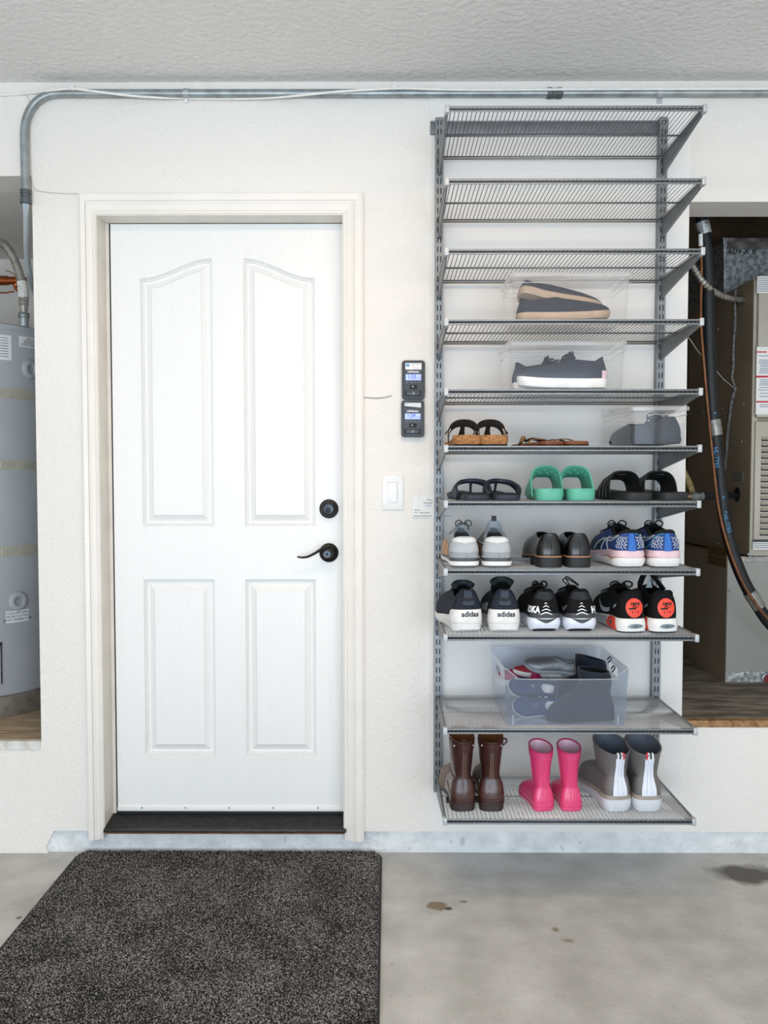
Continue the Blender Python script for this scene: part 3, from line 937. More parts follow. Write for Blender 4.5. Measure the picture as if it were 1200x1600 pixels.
MB().lathe([(TR - .004, zbot - .002), (TR, zbot + .004), (TR, ztop - .026), (TR, ztop - .024), (TR + .002, ztop - .023), (TR + .002, ztop - .004), (TR - .004, ztop), (.05, ztop + .004)], (TX, TY, 0), 'Z', 96).build("tank", M_TANK, wh)
for y0, y1 in ((603, 620), (719, 734), (855, 872)):
    a, c = at(10, y1, 3.09).z, at(10, y0, 3.09).z
    bd = MB().lathe([(TR + .0005, a), (TR + .0018, a), (TR + .0018, c), (TR + .0005, c)], (TX, TY, 0), 'Z', 96, caps=False).build("band", M_BAND, wh)
    for k in range(5):
        an = math.radians(-67 + k * 4.4)
        x, y = TX + math.cos(an) * (TR + .0022), TY + math.sin(an) * (TR + .0022)
        MB().box(x - .0012, x + .0012, y - .001, y + .001, a + .008, c - .006).build("band_mark", mat("band_pale_mark", '#c9c8bd', .6), bd, smooth=False)
zr = Z_LL
MB().lathe([(TR - .01, zr), (TR + .018, zr), (TR + .018, zbot - .03), (TR + .012, zbot - .003), (TR - .01, zbot - .001)], (TX, TY, 0), 'Z', 96).build("base_ring", M_PAN, wh)
def ang_of(px, py):
    """angle on the tank where the sight line through a pixel meets it"""
    d = (at(px, py, 3.0) - CAM_POS); d2 = Vector((d.x, d.y)); o = Vector((CAM_POS.x - TX, CAM_POS.y - TY))
    A = d2.dot(d2); B = 2 * o.dot(d2); C_ = o.dot(o) - (TR) ** 2
    t = (-B - math.sqrt(max(0, B * B - 4 * A * C_))) / (2 * A)
    P = CAM_POS + d * t
    return math.atan2(P.y - TY, P.x - TX), P.z
def tank_patch(px0, px1, py0, py1, name, m, off=.001, parent=wh):
    a0, _ = ang_of(px0, (py0 + py1) / 2)
    a1, _ = ang_of(min(px1, 62), (py0 + py1) / 2)
    if px1 > 62: a1 += (px1 - 62) * .01
    z0, z1 = ang_of(px0, py1)[1], ang_of(px0, py0)[1]
    return a0, a1, z0, z1, MB().grid(lambda u, v: (TX + math.cos(a0 + (a1 - a0) * u) * (TR + off), TY + math.sin(a0 + (a1 - a0) * u) * (TR + off), z0 + (z1 - z0) * v), 10, 1).build(name, m, parent, smooth=True, fix=False)
def tank_text(body, size, ac, zc, parent, bold=.01, tilt=0.0):
    mb = text_mb(body, size, bold)
    R = TR + .0018
    mb.v = [Vector((TX + math.cos(ac + p.x / R) * R, TY + math.sin(ac + p.x / R) * R, zc + p.y + p.x * tilt)) for p in mb.v]
    return mb.build("lettering", M_DKINK, parent, smooth=False, fix=False)
a0, a1, z0, z1, lb = tank_patch(-40, 17.5, 519, 559, "data_label", M_LABEL)
for k in range(8):
    zz = z1 - (z1 - z0) * (.14 + k * .105)
    MB().grid(lambda u, v: (TX + math.cos(a1 - .04 - .2 * (1 - u)) * (TR + .0018), TY + math.sin(a1 - .04 - .2 * (1 - u)) * (TR + .0018), zz + v * .003), 6, 1).build("print_line", M_GREYINK, lb, smooth=False, fix=False)
a0, a1, z0, z1, lb = tank_patch(29, 66, 524.5, 541, "connection_label", M_LABEL)
ac = (a0 + a1) / 2 + .04
for k, tx in enumerate(("HOT OUTLET", "RECIRCULATING", "LOOP CONNECTION")):
    tank_text(tx, .0125, ac, z1 - (z1 - z0) * (.24 + k * .27), lb)
a0, a1, z0, z1, lb = tank_patch(9, 45, 955.5, 974, "connection_label", M_LABEL)
ac = (a0 + a1) / 2
for k, tx in enumerate(("COLD (RETURN)", "RECIRCULATING", "LOOP CONNECTION")):
    tank_text(tx, .0115, ac, z1 - (z1 - z0) * (.22 + k * .28), lb)
def port(px, py):
    a, z = ang_of(px, py)
    M_ = Matrix.Translation((TX + math.cos(a) * TR, TY + math.sin(a) * TR, z)) @ Matrix.Rotation(a, 4, 'Z') @ Matrix.Rotation(math.pi / 2, 4, 'Y')
    o = MB().lathe([(.037, -.006), (.037, .004), (.034, .008), (.022, .011), (.019, .010), (.0175, .004), (.017, -.01)], (0, 0, 0), 'Z', 32, caps=False).xf(M_).build("port_collar", M_TANK, wh)
    MB().lathe([(.0001, -.006), (.017, -.006), (.0172, -.004)], (0, 0, 0), 'Z', 20, caps=False).xf(M_).build("port_hole", M_BLACK, o)
    MB().lathe([(.010, -.005), (.010, .002), (.007, .002), (.007, -.005)], (0, 0, 0), 'Z', 20, caps=False).xf(M_).build("port_nipple", M_STEEL, o)
port(47, 577); port(28, 939)
MB().lathe([(.0001, -.004), (.006, -.003), (.006, 0)], (0, 0, 0), 'Z', 6, caps=False).xf(Matrix.Translation((TX + math.cos(ang_of(16, 515)[0]) * (TR + .002), TY + math.sin(ang_of(16, 515)[0]) * (TR + .002), ang_of(16, 515)[1])) @ Matrix.Rotation(math.pi / 2, 4, 'X')).build("screw", M_GALV, wh)
# access cover at the lower left edge of the frame
a0, a1, z0, z1, ac_ = tank_patch(-60, 1.5, 1012, 1074, "access_cover", M_TANK, .006)
tank_patch(-60, 2.5, 1008, 1013, "cover_rim", M_BLACK, .007)
MB().tube([(TX + math.cos(a0 + (a1 - a0) * 1.0) * (TR + .006), TY + math.sin(a1) * (TR + .006), z) for z in (z0, z1)], .0025, 6).build("cover_edge", M_BLACK, wh)

# flexible connector on top of the heater
YF = 3.20
fl = thing("flexible_water_connector", "bent corrugated steel water hose rising from the grey heater top", "hose", at(38, 506, YF))
seq = [(-118, 508), (-116, 470), (-104, 425), (-80, 393), (-45, 375), (-15, 372), (0, 379), (10, 386), (20, 401), (28, 420), (34, 440)]
path = catmull([at(x, y, YF) for x, y in seq], 40, False)
rs = [.0150 + .0022 * math.sin(i * 2 * math.pi / 8) for i in range(len(path))]
MB().tube(path, rs, 14).build("corrugated_hose", M_STEEL, fl)
MB().tube([at(34, 440, YF), at(36, 452, YF), at(36.6, 465, YF)], [.0185, .0195, .019], 16).build("insulating_wrap", mat("white_fibre_wrap", '#d9d6d0', .85, var=.1, vscale=90, bump=.8, bscale=150), fl)
mb = MB().tube([at(36.7, 465, YF), at(36.8, 466, YF), at(36.9, 468, YF), at(36.9, 470, YF), at(37, 472, YF), at(37, 474, YF), at(37, 476, YF), at(37, 478, YF)], [.018, .0175, .0195, .0165, .0195, .0165, .0195, .0150], 16)
mb.tube([at(37, 478, YF), at(37.2, 490, YF)], .0145, 16)
mb.build("ferrule", M_STEEL, fl)
MB().tube([at(37.3, 489, YF), at(37.4, 497, YF)], .0205, 6).build("hex_nut", M_GALV, fl)
MB().tube([at(37.4, 497, YF), at(37.5, 510, YF)], .0175, 16).build("nipple", M_GALV, fl)

# copper pipe and valve behind
YC = 3.55
cp = thing("copper_pipe", "horizontal copper pipe with brass valve lever behind the bent hose", "pipe", at(0, 450, YC))
MB().tube([Vector((-2.249, YC, at(-60, 438, YC).z)), at(5, 438.5, YC)], .0165, 14).tube([at(-1, 438.5, YC), at(12, 438.5, YC)], .020, 14).tube([at(12, 438.5, YC), at(40, 438.8, YC)], .0165, 14).build("pipe", M_COPPER, cp)
MB().tube(catmull([at(28, 441, YC), at(24, 446, YC), at(27, 452, YC), at(34, 454, YC)], 4, False), .009, 10).build("elbow", M_COPPER, cp)
MB().tube(catmull([at(-205, 450, YC - .02), at(-80, 455, YC - .02), at(2, 457.5, YC - .02), at(14, 456.5, YC - .02), at(22, 455.5, YC - .02)], 4, False), .0032, 8).build("bonding_wire", M_COPPER, cp)
MB().ribbon([at(27, 437, YC - .03), at(24, 430, YC - .03), at(17, 425, YC - .03), at(10, 423, YC - .03)], (0, 1, 0), .016, .004).build("valve_lever", M_BRASS, cp)

# plastic pipes below the conduit coupling
px_ = thing("plastic_water_pipe", "pale plastic pipe dropping from the conduit coupling into the alcove", "pipe", at(42, 318, W - .02))
seq = [(40.5, 316, W - .018), (41, 335, W + .02), (41.5, 360, W + .10), (41.5, 385, W + .2), (43.5, 410, W + .32), (47, 433, W + .42), (52, 452, W + .5), (60, 470, W + .55)]
MB().tube(catmull([at(*p) for p in seq], 6, False), .0105, 12).build("pipe", mat("pale_grey_plastic", '#c3ccd0', .35, var=.03), px_)
MB().tube(catmull([at(p[0] - .3, p[1], p[2] - .0105) for p in seq], 6, False), .0016, 6).build("blue_stripe", mat("blue_print", '#6fa6c4', .5), px_)

# ------------------------------------------------------------------ furnace in the right closet
M_TAUPE = mat("taupe_cabinet_side", '#a5977f', .5, var=.06, vscale=3, metal=.15)
M_BEIGE = mat("greige_cabinet_front", '#b5afa1', .45, var=.03, vscale=3, metal=.1)
M_GREYF = mat("greygreen_plenum_front", '#a3a49d', .5, var=.04, vscale=3, metal=.15)
M_FOIL = mat("crinkled_foil_tape", '#c5c9c9', .3, metal=.35, var=.25, vscale=60, bump=1.0, bscale=70)
M_DUCT = mat("spangled_duct_steel", '#b5bbbc', .4, metal=.35, vscale=55, color2='#6c7274')
FX, FY = 1.449, 3.34
PXX, PY = 1.376, 3.37
zf1 = at(1165, 435, FY).z; zf0 = at(1160, 868, FY).z
pl = thing("furnace_plenum", "grey metal plenum box standing on the closet platform under the furnace", "plenum", (PXX + .3, PY, Z_RL))
MB().box(PXX, 2.05, PY + .002, 4.04, Z_RL, zf0 - .008).build("box", M_TAUPE, pl, smooth=False)
MB().box(PXX + .001, 2.05, PY - .004, PY + .002, Z_RL + .001, zf0 - .010, .001).build("front_panel", M_GREYF, pl, smooth=False)
zq = at(1150, 1050, PY).z
MB().grid(lambda u, v: (PXX - .002 + u * .66, PY - .006 - .0006 * math.sin(u * 61) * math.sin(v * 9), Z_RL + .003 + v * (zq - Z_RL)), 60, 6).build("foil_tape", M_FOIL, pl, smooth=False, fix=False)
MB().box(PXX + .035, 2.05, PY - .007, PY - .004, zf0 - .026, zf0 - .006, .001).build("seam_tape", mat("worn_white_tape", '#c9c5bd', .6, vscale=60, color2='#a79f94'), pl, smooth=False)
for y0, y1 in ((848, 862), (864, 878)):
    b0, b1 = atx(1137, y0 + 10, PXX), atx(1137, y1 + 10, PXX)
    MB().box(PXX - .002, PXX, PY + .002, PY + .20, b1.z, b0.z).build("packing_tape", mat("amber_tape", '#6b5a33', .35, var=.1), pl, smooth=False)
for px, py in ((1140, 922), (1139.5, 1020)):
    c = at(px, py, PY - .005)
    MB().lathe([(.0001, -.004), (.005, -.003), (.006, 0)], c, 'Y', 8, caps=False).build("screw", M_GALV, pl)
c = at(1199, 1060, PY - .01)
MB().lathe([(.024, 0), (.024, -.006), (.019, -.008), (.018, -.003)], c, 'Y', 24).build("port_ring", M_GALV, pl)
MB().lathe([(.0001, -.006), (.017, -.005), (.018, 0)], c, 'Y', 20, caps=False).build("port_plug", mat("red_plug", '#8e2733', .5), pl)

fu = thing("furnace", "tall greige furnace cabinet with warning label and louvred door in the right closet", "furnace", (FX + .28, FY, zf0))
MB().box(FX, 2.05, FY + .002, 4.04, zf0, zf1).build("cabinet", M_TAUPE, fu, smooth=False)
MB().box(FX - .001, at(1181, 700, FY).x, FY - .012, FY + .004, zf0, zf1 - .01, .002).build("corner_post", M_BEIGE, fu, smooth=False)
x1 = at(1181.5, 600, FY - .02).x
ud = MB().box(x1, 2.04, FY - .03, FY + .004, at(1190, 652, FY - .03).z, at(1190, 430, FY - .03).z, .004).build("upper_door", M_BEIGE, fu)
lz0, lz1 = at(1190, 858, FY - .03).z, at(1190, 658, FY - .03).z
ld = MB().box(x1, 2.04, FY - .022, FY + .004, lz0, lz1, .004).build("lower_door", M_BEIGE, fu)
MB().box(FX, 2.05, FY - .010, FY + .002, zf0, lz0 - .003).build("lower_rail", M_BEIGE, fu, smooth=False)
lx = at(1190, 760, FY - .03).x
for k in range(17):
    y = 684 + k * 9.25
    zz = at(1195, y, FY - .03).z
    MB().plate([(FY - .0222, zz + .006), (FY - .031, zz - .006), (FY - .029, zz - .008), (FY - .0222, zz - .003)], (), lx, 2.0, lambda q, r, t: (t, q, r)).build("louver", M_BEIGE, ld, smooth=False)
    MB().box(lx, 2.0, FY - .0228, FY - .022, zz - .013, zz - .006).build("louver_slot", M_BLACK, ld, smooth=False)
# labels on the doors
def flat(parent, name, m, x0, x1_, y0, y1, Y, d=.0012):
    p, q = at(x0, y1, Y), at(x1_, y0, Y)
    return MB().box(p.x, q.x, Y - d, Y, p.z, q.z).build(name, m, parent, smooth=False)
Yu = FY - .0302
wl = flat(ud, "warning_label", M_PAPER, 1180.5, 1236, 542, 647.5, Yu)
M_RED = mat("red_print", '#c8283c', .5, var=.03)
M_BLUEINK = mat("blue_grey_ink", '#7880a0', .6)
for (xa, xb, ya, yb) in ((1181.5, 1198, 549, 551), (1181.5, 1236, 587, 590), (1181.5, 1236, 626.5, 629)):
    flat(ud, "red_bar", M_RED, xa, xb, ya, yb, Yu - .0013, .0006)
for y in (555.5, 562, 564.5, 567, 569.5, 572, 575, 577.5, 580, 582.5, 593, 596, 598.5, 601, 605, 609, 614, 619, 632, 635):
    flat(ud, "print_line", M_BLUEINK, 1185 + (y % 3), 1232, y, y + 1.0, Yu - .0013, .0005)
rl = flat(ud, "rating_label", M_LABEL, 1182.5, 1240, 432, 458, Yu)
for k in range(7):
    flat(ud, "print_line", M_GREYINK, 1184, 1232, 434.5 + k * 3.3, 435.6 + k * 3.3, Yu - .0013, .0005)
flat(ld, "notice_label", M_LABEL, 1176, 1240, 847, 859, FY - .0225)
flat(ld, "notice_bar", M_DKINK, 1176.5, 1240, 843, 847, FY - .0225)
for k in range(3):
    flat(ld, "print_line", M_GREYINK, 1177, 1230, 849 + k * 3, 850.2 + k * 3, FY - .0238, .0005)
for px, py in ((1178, 720), (1170, 866), (1172.5, 871)):
    c = at(px, py, FY - .013)
    MB().lathe([(.0001, -.003), (.005, -.002), (.006, 0)], c, 'Y', 8, caps=False).build("screw", M_GALV, fu)
# side: taped seam, sticker, opening
sy = atx(1150, 600, FX).y
segs = [(1151, 452, 3), (1150.5, 470, 2), (1150, 490, 3), (1150.5, 515, 4), (1148, 530, 2), (1148, 550, 3), (1147, 575, 3), (1146, 590, 2), (1150, 608, 4), (1146, 622, 5), (1142, 645, 4), (1139, 675, 4), (1137, 700, 3), (1134, 745, 2)]
lp = []
for i, (px, py, w) in enumerate(segs):
    a, b_ = atx(px - w / 2, py, FX), atx(px + w / 2, py, FX)
    off = .004 + .003 * (i % 2)
    lp.append([Vector((FX - off, a.y, a.z)), Vector((FX - off - .003, (a.y + b_.y) / 2, a.z)), Vector((FX - off + .002, b_.y, b_.z))])
MB().rings(lp, closed=False).build("foil_seam", M_FOIL, fu, smooth=False, fix=False)
def side_box(name, m, x0, x1_, y0, y1, d):
    p, q = atx(x0, (y0 + y1) / 2, FX), atx(x1_, (y0 + y1) / 2, FX)
    za, zb2 = atx((x0 + x1_) / 2, y1, FX).z, atx((x0 + x1_) / 2, y0, FX).z
    return MB().box(FX - d, FX, min(p.y, q.y), max(p.y, q.y), za, zb2).build(name, m, fu, smooth=False)
st = side_box("side_sticker", mat("grey_sticker", '#8d8a80', .6), 1143.5, 1161, 737, 753, .001)
for k in range(5):
    p, q = atx(1145, 740 + k * 2.6, FX), atx(1159, 740 + k * 2.6, FX)
    MB().box(FX - .0018, FX - .001, q.y, p.y, p.z - .001, p.z + .0008).build("print_line", M_DKINK, st, smooth=False)
hc = atx(1152, 772.5, FX)
MB().lathe([(.030, 0), (.030, -.002), (.0001, -.0022)], (FX, hc.y, hc.z), 'X', 24, caps=False).build("pipe_opening", M_BLACK, fu)
for px, py in ((1122, 514), (1128, 638), (1162, 632), (1159, 690), (1122, 849), (1100, 644)):
    c = atx(px, py, FX)
    MB().lathe([(.0001, -.004), (.004, -.003), (.005, 0)], (c.x, c.y, c.z), 'X', 8, caps=False).build("screw", M_GALV, fu)
# supply duct above
DY = 3.615
dzt_ = at(1127, 373, DY).z
du = thing("supply_duct", "galvanised duct box with taped top edge above the furnace", "duct", (FX + .3, DY, zf1))
MB().box(FX - .006, 2.04, DY, 4.04, zf1 + .001, dzt_, .002).build("duct_body", M_DUCT, du, smooth=False)
MB().grid(lambda u, v: (FX - .008 + u * .6, DY - .004 - .002 * math.sin(u * 40) * math.cos(v * 5), dzt_ - .046 + v * .048), 50, 3).build("top_tape", mat("grey_duct_tape", '#7d7876', .4, metal=.5, var=.1), du, smooth=False, fix=False)
MB().ribbon([(FX - .006, DY - .004, dzt_ + .002), (FX - .007, DY - .006, dzt_ - .03), (FX - .006, DY - .005, dzt_ - .12), (FX - .006, DY - .004, zf1 + .03)], (1, 0, 0), [.02, .014, .008, .006], .003).build("corner_foil", M_FOIL, du)
c = at(1163, 393.5, DY)
wall_text("09 X 8", .036, (c.x, DY - .0012, c.z), M_BLACK, du, bold=.015)
c = at(1143, 393.5, DY)
wall_text("5A-", .030, (c.x - .01, DY - .0012, c.z), M_BLACK, du, bold=.015)

# refrigerant line set
YP = 3.10
M_FOAM = mat("black_pipe_insulation", '#15191d', .55, var=.08)
ln = thing("insulated_pipe", "black insulated refrigerant pipe bending down in front of the furnace", "pipe", at(1200, 975, YP))
seq = [(1096, 335), (1098, 352), (1103, 380), (1106, 430), (1107, 500), (1109, 570), (1113, 640), (1121, 710), (1127, 770), (1133, 815), (1144, 860), (1161, 905), (1180, 940), (1204, 975), (1250, 1015), (1330, 1035), (1470, 1040)]
MB().tube(catmull([at(x, y, YP) for x, y in seq], 8, False), .0225, 18).build("foam_sleeve", M_FOAM, ln)
def wrap(p0, p1, r, m, name):
    MB().tube([at(*p0, YP), at((p0[0] + p1[0]) / 2, (p0[1] + p1[1]) / 2, YP), at(*p1, YP)], r, 18).build(name, m, ln)
wrap((1097, 347), (1102, 366), .0245, M_FOIL, "foil_wrap")
wrap((1115, 656), (1118.5, 680), .0245, mat("grey_tape_wrap", '#9b9a94', .4, metal=.4, var=.15, vscale=60), "tape_wrap")
wrap((1171, 925), (1186, 949), .0250, mat("grey_tape_wrap", '#9b9a94'), "tape_wrap")
M_BLUEP = mat("blue_pipe_print", '#3e86b8', .5, emit=0)
def pipe_text(body, size, c, rot):
    mb = text_mb(body, size, .01)
    cc = at(c[0], c[1], YP - .0232)
    mb.v = [Vector((cc.x + p.x * math.cos(rot) - p.y * math.sin(rot), cc.y, cc.z + p.x * math.sin(rot) + p.y * math.cos(rot))) for p in mb.v]
    mb.build("lettering", M_BLUEP, ln, smooth=False, fix=False)
pipe_text("HL-7765", .022, (1119.5, 715), math.radians(-83))
pipe_text("HL-7765", .020, (1136.5, 818), math.radians(-75))
for px, py in ((1117.5, 645.5), (1130.5, 777), (1134.5, 800)):
    c = at(px, py, YP - .0235)
    MB().lathe([(.0001, -.0005), (.004, -.0003), (.004, 0)], c, 'Y', 10, caps=False).build("blue_dot", M_BLUEP, ln)

YK = 3.055
ct = thing("copper_line", "thin bare copper line running down beside the black insulated pipe", "pipe", at(1195, 968, YK))
seq = [(1095, 368), (1096, 420), (1095, 500), (1100, 570), (1106, 640), (1112, 700), (1119.5, 770), (1127, 815), (1140, 860), (1158, 905), (1177, 938), (1205, 972), (1250, 1008), (1330, 1028), (1480, 1034)]
MB().tube(catmull([at(x, y, YK) for x, y in seq], 8, False), .0058, 10).build("copper_tube", mat("dull_copper", '#7d5338', .45, metal=.6, var=.15), ct)
MB().tube([at(1094.5, 366, YK), at(1095, 385, YK)], .008, 10).build("tape_end", M_LABEL, ct)

fx = thing("flexible_metal_conduit", "ribbed steel flexible conduit curving into the furnace side", "conduit", at(1120, 465, 3.08))
e = atx(1161, 468.5, FX)
pts = [Vector((.966, 3.045, at(1030, 372, 3.045).z)), at(1050, 383, 3.045), at(1075, 403, 3.045), at(1085, 420, 3.045), at(1099, 441, 3.05), at(1118, 457, 3.12), at(1140, 466, 3.25), e + Vector((0, 0, 0))]
path = catmull(pts, 30, False)
path = [p for p in path]
MB().tube(path, [.0105 + .0017 * math.sin(i * 2 * math.pi / 7) for i in range(len(path))], 12).build("ribbed_tube", M_STEEL, fx)
MB().lathe([(.018, -.022), (.018, -.012), (.014, -.010), (.014, .0)], (e.x, e.y, e.z), 'X', 12).build("connector", M_DARKPL, fx)

YG = 3.20
gp = thing("gas_pipe", "short dark pipe with silver union entering the furnace side", "pipe", at(1115, 775, YG))
e = Vector((FX + .0, hc.y, hc.z - .004))
s0 = at(1074, 775.5, YG)
MB().tube([Vector((.951, YG, s0.z)), s0, at(1083, 775.5, YG)], .0105, 12).build("brass_stub", mat("dull_brass", '#8b7d68', .4, metal=.6), gp)
MB().tube([at(1081, 775.5, YG), at(1084, 775.5, YG), at(1084.5, 775.5, YG), at(1090, 775.5, YG), at(1090.5, 775.5, YG), at(1094, 775.3, YG), at(1094.5, 775.3, YG), at(1099, 775, YG)], [.014, .014, .016, .016, .013, .013, .016, .016], 8).build("union", M_GALV, gp)
MB().tube([at(1099, 775, YG), at(1110, 774.8, YG), at(1125, 774.5, YG + .08), e], .0125, 12).build("black_pipe", M_FOAM, gp)

tw = thing("pale_string", "pale string slanting across the furnace side behind the copper line", "string", at(1096, 556, 3.15))
MB().tube([Vector((.951, 3.14, at(1020, 470, 3.14).z)), at(1078, 530, 3.14), at(1090, 548, 3.15), at(1097, 557, 3.16), at(1102, 566, 3.16)], .0016, 6).tube([at(1117, 577, 3.2), at(1130, 592, 3.3), at(1150, 609, 3.43)], .0014, 6).build("strand", mat("pale_string_fibre", '#cfcdc5', .6), tw)
ins = thing("insulation_scrap", "yellowish insulation scrap showing at the closet edge beside the gas pipe", "insulation", at(1070, 778, 3.3))
mb = MB().ribbon(catmull([Vector((.965, 3.3, at(1000, 650, 3.3).z)), at(1045, 705, 3.3), at(1066, 742, 3.3), at(1073, 756, 3.3), at(1078, 772, 3.3), at(1080, 782, 3.3)], 4, False), (0, 1, 0), .08, .022)
mb.build("batt", mat("yellow_insulation", '#a08f62', .95, var=.2, vscale=80, bump=.8, bscale=90), ins)
# ------------------------------------------------------------------ footwear builders
# local frame: heel at y=0, toe at +y, sole on z=0; placed heel towards the room
NO = 64
OUT = [(0, 0), (.31, .02), (.425, .10), (.40, .27), (.40, .48), (.46, .68), (.455, .83), (.29, .95), (.03, 1.0),
       (-.24, .97), (-.42, .87), (-.485, .72), (-.41, .50), (-.37, .29), (-.415, .11), (-.31, .02)]
CXF = [0, .17, .26, .29, .29, .26, .20, .11, 0]
CYF = [.035, .045, .085, .15, .23, .31, .385, .44, .46]

class Foot:
    """surface between the sole outline and the collar, one meridian per outline point"""
    def __init__(s, L, Wd, zs, zh, zd, zt, cf=1.0, cw=1.0, toe=.6, shaft=None, heel_lean=.0, zs_toe=None, outline=None, mir=False, toe_up=.0, M=14, side=.5):
        s.L, s.W, s.mir = L, Wd, mir
        s.zs0, s.zs1 = zs, (zs if zs_toe is None else zs_toe)
        s.toe_up = toe_up
        oc = outline or OUT
        s.O = catmull([(x * Wd, y * L, 0) for x, y in oc], 4)
        zz = [zh, zh, zh * .6 + zd * .4, zd, zd * .8 + zt * .2, zd * .45 + zt * .55, zd * .15 + zt * .85, zt, zt]
        cc = []
        for k in range(16):
            q = k if k <= 8 else 16 - k
            sg = 1 if k <= 8 else -1
            cc.append((sg * CXF[q] * Wd * cw, (heel_lean if q < 2 else heel_lean * .5) + CYF[q] * L * (1 + (cf - 1) * min(1, q / 4)), zz[q]))
        s.C = catmull(cc, 4)
        s.mer = []
        for i in range(NO):
            p0 = Vector(s.O[i]); u = p0.y / L
            p0.z = s.ztop(u); p3 = Vector(s.C[i])
            a = i if i <= 32 else 64 - i            # 0 heel .. 32 toe
            f = a / 32.0
            heelw = max(0, 1 - f / .22); toew = max(0, (f - .62) / .38)
            toew = toew * toew * (3 - 2 * toew)
            dz = p3.z - p0.z
            h1 = dz * (.42 * heelw + side * (1 - heelw))
            h1 = h1 * (1 - toew) + toew * (toe * dz)
            c = .45 * (1 - heelw)
            d = .35 * heelw + (.12 * (1 - toew) + .40 * toew) * (1 - heelw)
            xy = Vector((p0.x - p3.x, p0.y - p3.y, 0))
            out = Vector((p0.x, (p0.y - .4 * L) * .3, 0)).normalized() * .004
            p1 = p0 + Vector((0, 0, h1)) + out
            p2 = p3 + xy * c - Vector((0, 0, d * dz))
            row = []
            for j in range(M + 1):
                t = j / M; m = 1 - t
                row.append(p0 * m ** 3 + p1 * 3 * m * m * t + p2 * 3 * m * t * t + p3 * t ** 3)
            if shaft:
                prev = row[-1]
                keys = [row[-3], row[-1]]
                an = 2 * math.pi * i / NO
                # ellipse loops: angle measured from the heel
                for (z, yc, ry, rx, tilt) in shaft:
                    keys.append(Vector((rx * math.sin(an), yc - ry * math.cos(an), z + tilt * (-math.cos(an)))))
                ex = catmull(keys, 5, False)
                row = row[:-2] + ex[1:]
            s.mer.append(row)
        s.J = len(s.mer[0]) - 1
    def ztop(s, u):
        return s.zs0 + (s.zs1 - s.zs0) * min(1, max(0, (u - .25) / .5)) + s.spring(u)
    def spring(s, u):
        return s.toe_up * max(0, (u - .68) / .32) ** 2
    def P(s, i, t):
        i = i % NO; i0 = int(i); fi = i - i0; i1 = (i0 + 1) % NO
        x = max(0, min(1, t)) * s.J; j0 = min(int(x), s.J - 1); fj = x - j0
        a = s.mer[i0][j0].lerp(s.mer[i0][j0 + 1], fj); b = s.mer[i1][j0].lerp(s.mer[i1][j0 + 1], fj)
        return a.lerp(b, fi)
    def S(s, i, t, off=0.0):
        p = s.P(i, t)
        if off:
            du = s.P(i + .5, t) - s.P(i - .5, t); dv = s.P(i, min(1, t + .04)) - s.P(i, max(0, t - .04))
            n = du.cross(dv)
            if n.length > 1e-12: p = p + n.normalized() * off
        return p
    def text(s, body, size, ic, zc, bold=.02, sx=1.0, off=.0015, shear=0.0):
        """lettering wrapped round the shoe at outline index ic and height zc"""
        mb = text_mb(body, size, bold, shear=shear, sx=sx)
        sg = -1 if s.mir else 1
        def tz(i, z):
            lo, hi = 0.0, 1.0
            for _ in range(14):
                m = (lo + hi) / 2
                if s.P(i, m).z < z: lo = m
                else: hi = m
            return lo
        tc_ = tz(sg * ic, zc)
        # arc length table along the outline at that height
        N = 60; span = 16.0
        tab = [(0.0, 0.0)]
        for d in (1, -1):
            acc = 0.0; prev = s.P(sg * ic, tc_)
            for k in range(1, N + 1):
                i = d * span * k / N
                q = s.P(sg * (ic + i), tc_); acc += (q - prev).length; prev = q
                tab.append((d * acc, i))
        tab.sort()
        def look(x):
            for (a, ia), (b_, ib) in zip(tab[:-1], tab[1:]):
                if a <= x <= b_: return ia + (ib - ia) * (x - a) / max(1e-9, b_ - a)
            return tab[0][1] if x < 0 else tab[-1][1]
        out = []
        for p in mb.v:
            i = sg * (ic + look(p.x))
            q = s.S(i, tz(i, zc + p.y), off)
            out.append(Vector((q.x * sg, q.y, q.z)))
        mb.v = out
        return mb
    def fin(s, mb):
        return mb.mirror() if s.mir else mb
    def upper(s):
        return MB().rings([[s.mer[i][j] for i in range(NO)] for j in range(s.J + 1)])
    def lining(s, inn=.005, depth=.55):
        ls = []
        for q in range(9):
            t = 1 - depth * q / 8
            ls.append([s.S(i, t, -inn if q else -inn * .5) for i in range(NO)])
        z = s.zs0 + .006
        ls.append([Vector((p.x * .75, s.L * .3 + (p.y - s.L * .3) * .75, z + s.spring(p.y / s.L))) for p in ls[-1]])
        return MB().rings(ls, True, False, True)
    def collar(s, r=.0045, t=1.0, inn=.002):
        return MB().tube([s.S(i, t, -inn) for i in range(NO)], r, 8, closed=True)
    def patch(s, i0, i1, t0, t1, off=.0012, nu=16, nv=6):
        f0 = t0 if callable(t0) else (lambda u: t0); f1 = t1 if callable(t1) else (lambda u: t1)
        mb = MB()
        top = lambda u, v: s.S(i0 + (i1 - i0) * u, f0(u) + (f1(u) - f0(u)) * v, off)
        mb.grid(top, nu, nv)
        bot = lambda u, v: s.S(i0 + (i1 - i0) * u, f0(u) + (f1(u) - f0(u)) * v, off * .1)
        # rim towards the surface
        for u_ in (0.0, 1.0): mb.grid(lambda a, b_: top(u_, b_).lerp(bot(u_, b_), a), 1, nv)
        for v_ in (0.0, 1.0): mb.grid(lambda a, b_: top(a, v_).lerp(bot(a, v_), b_), nu, 1)
        return mb
    def line(s, uv, r=.0012, off=.0006, sub=4):
        pts = catmull([(a, b_, 0) for a, b_ in uv], sub, False)
        return MB().tube([s.S(p.x, p.y, off) for p in pts], r, 6)
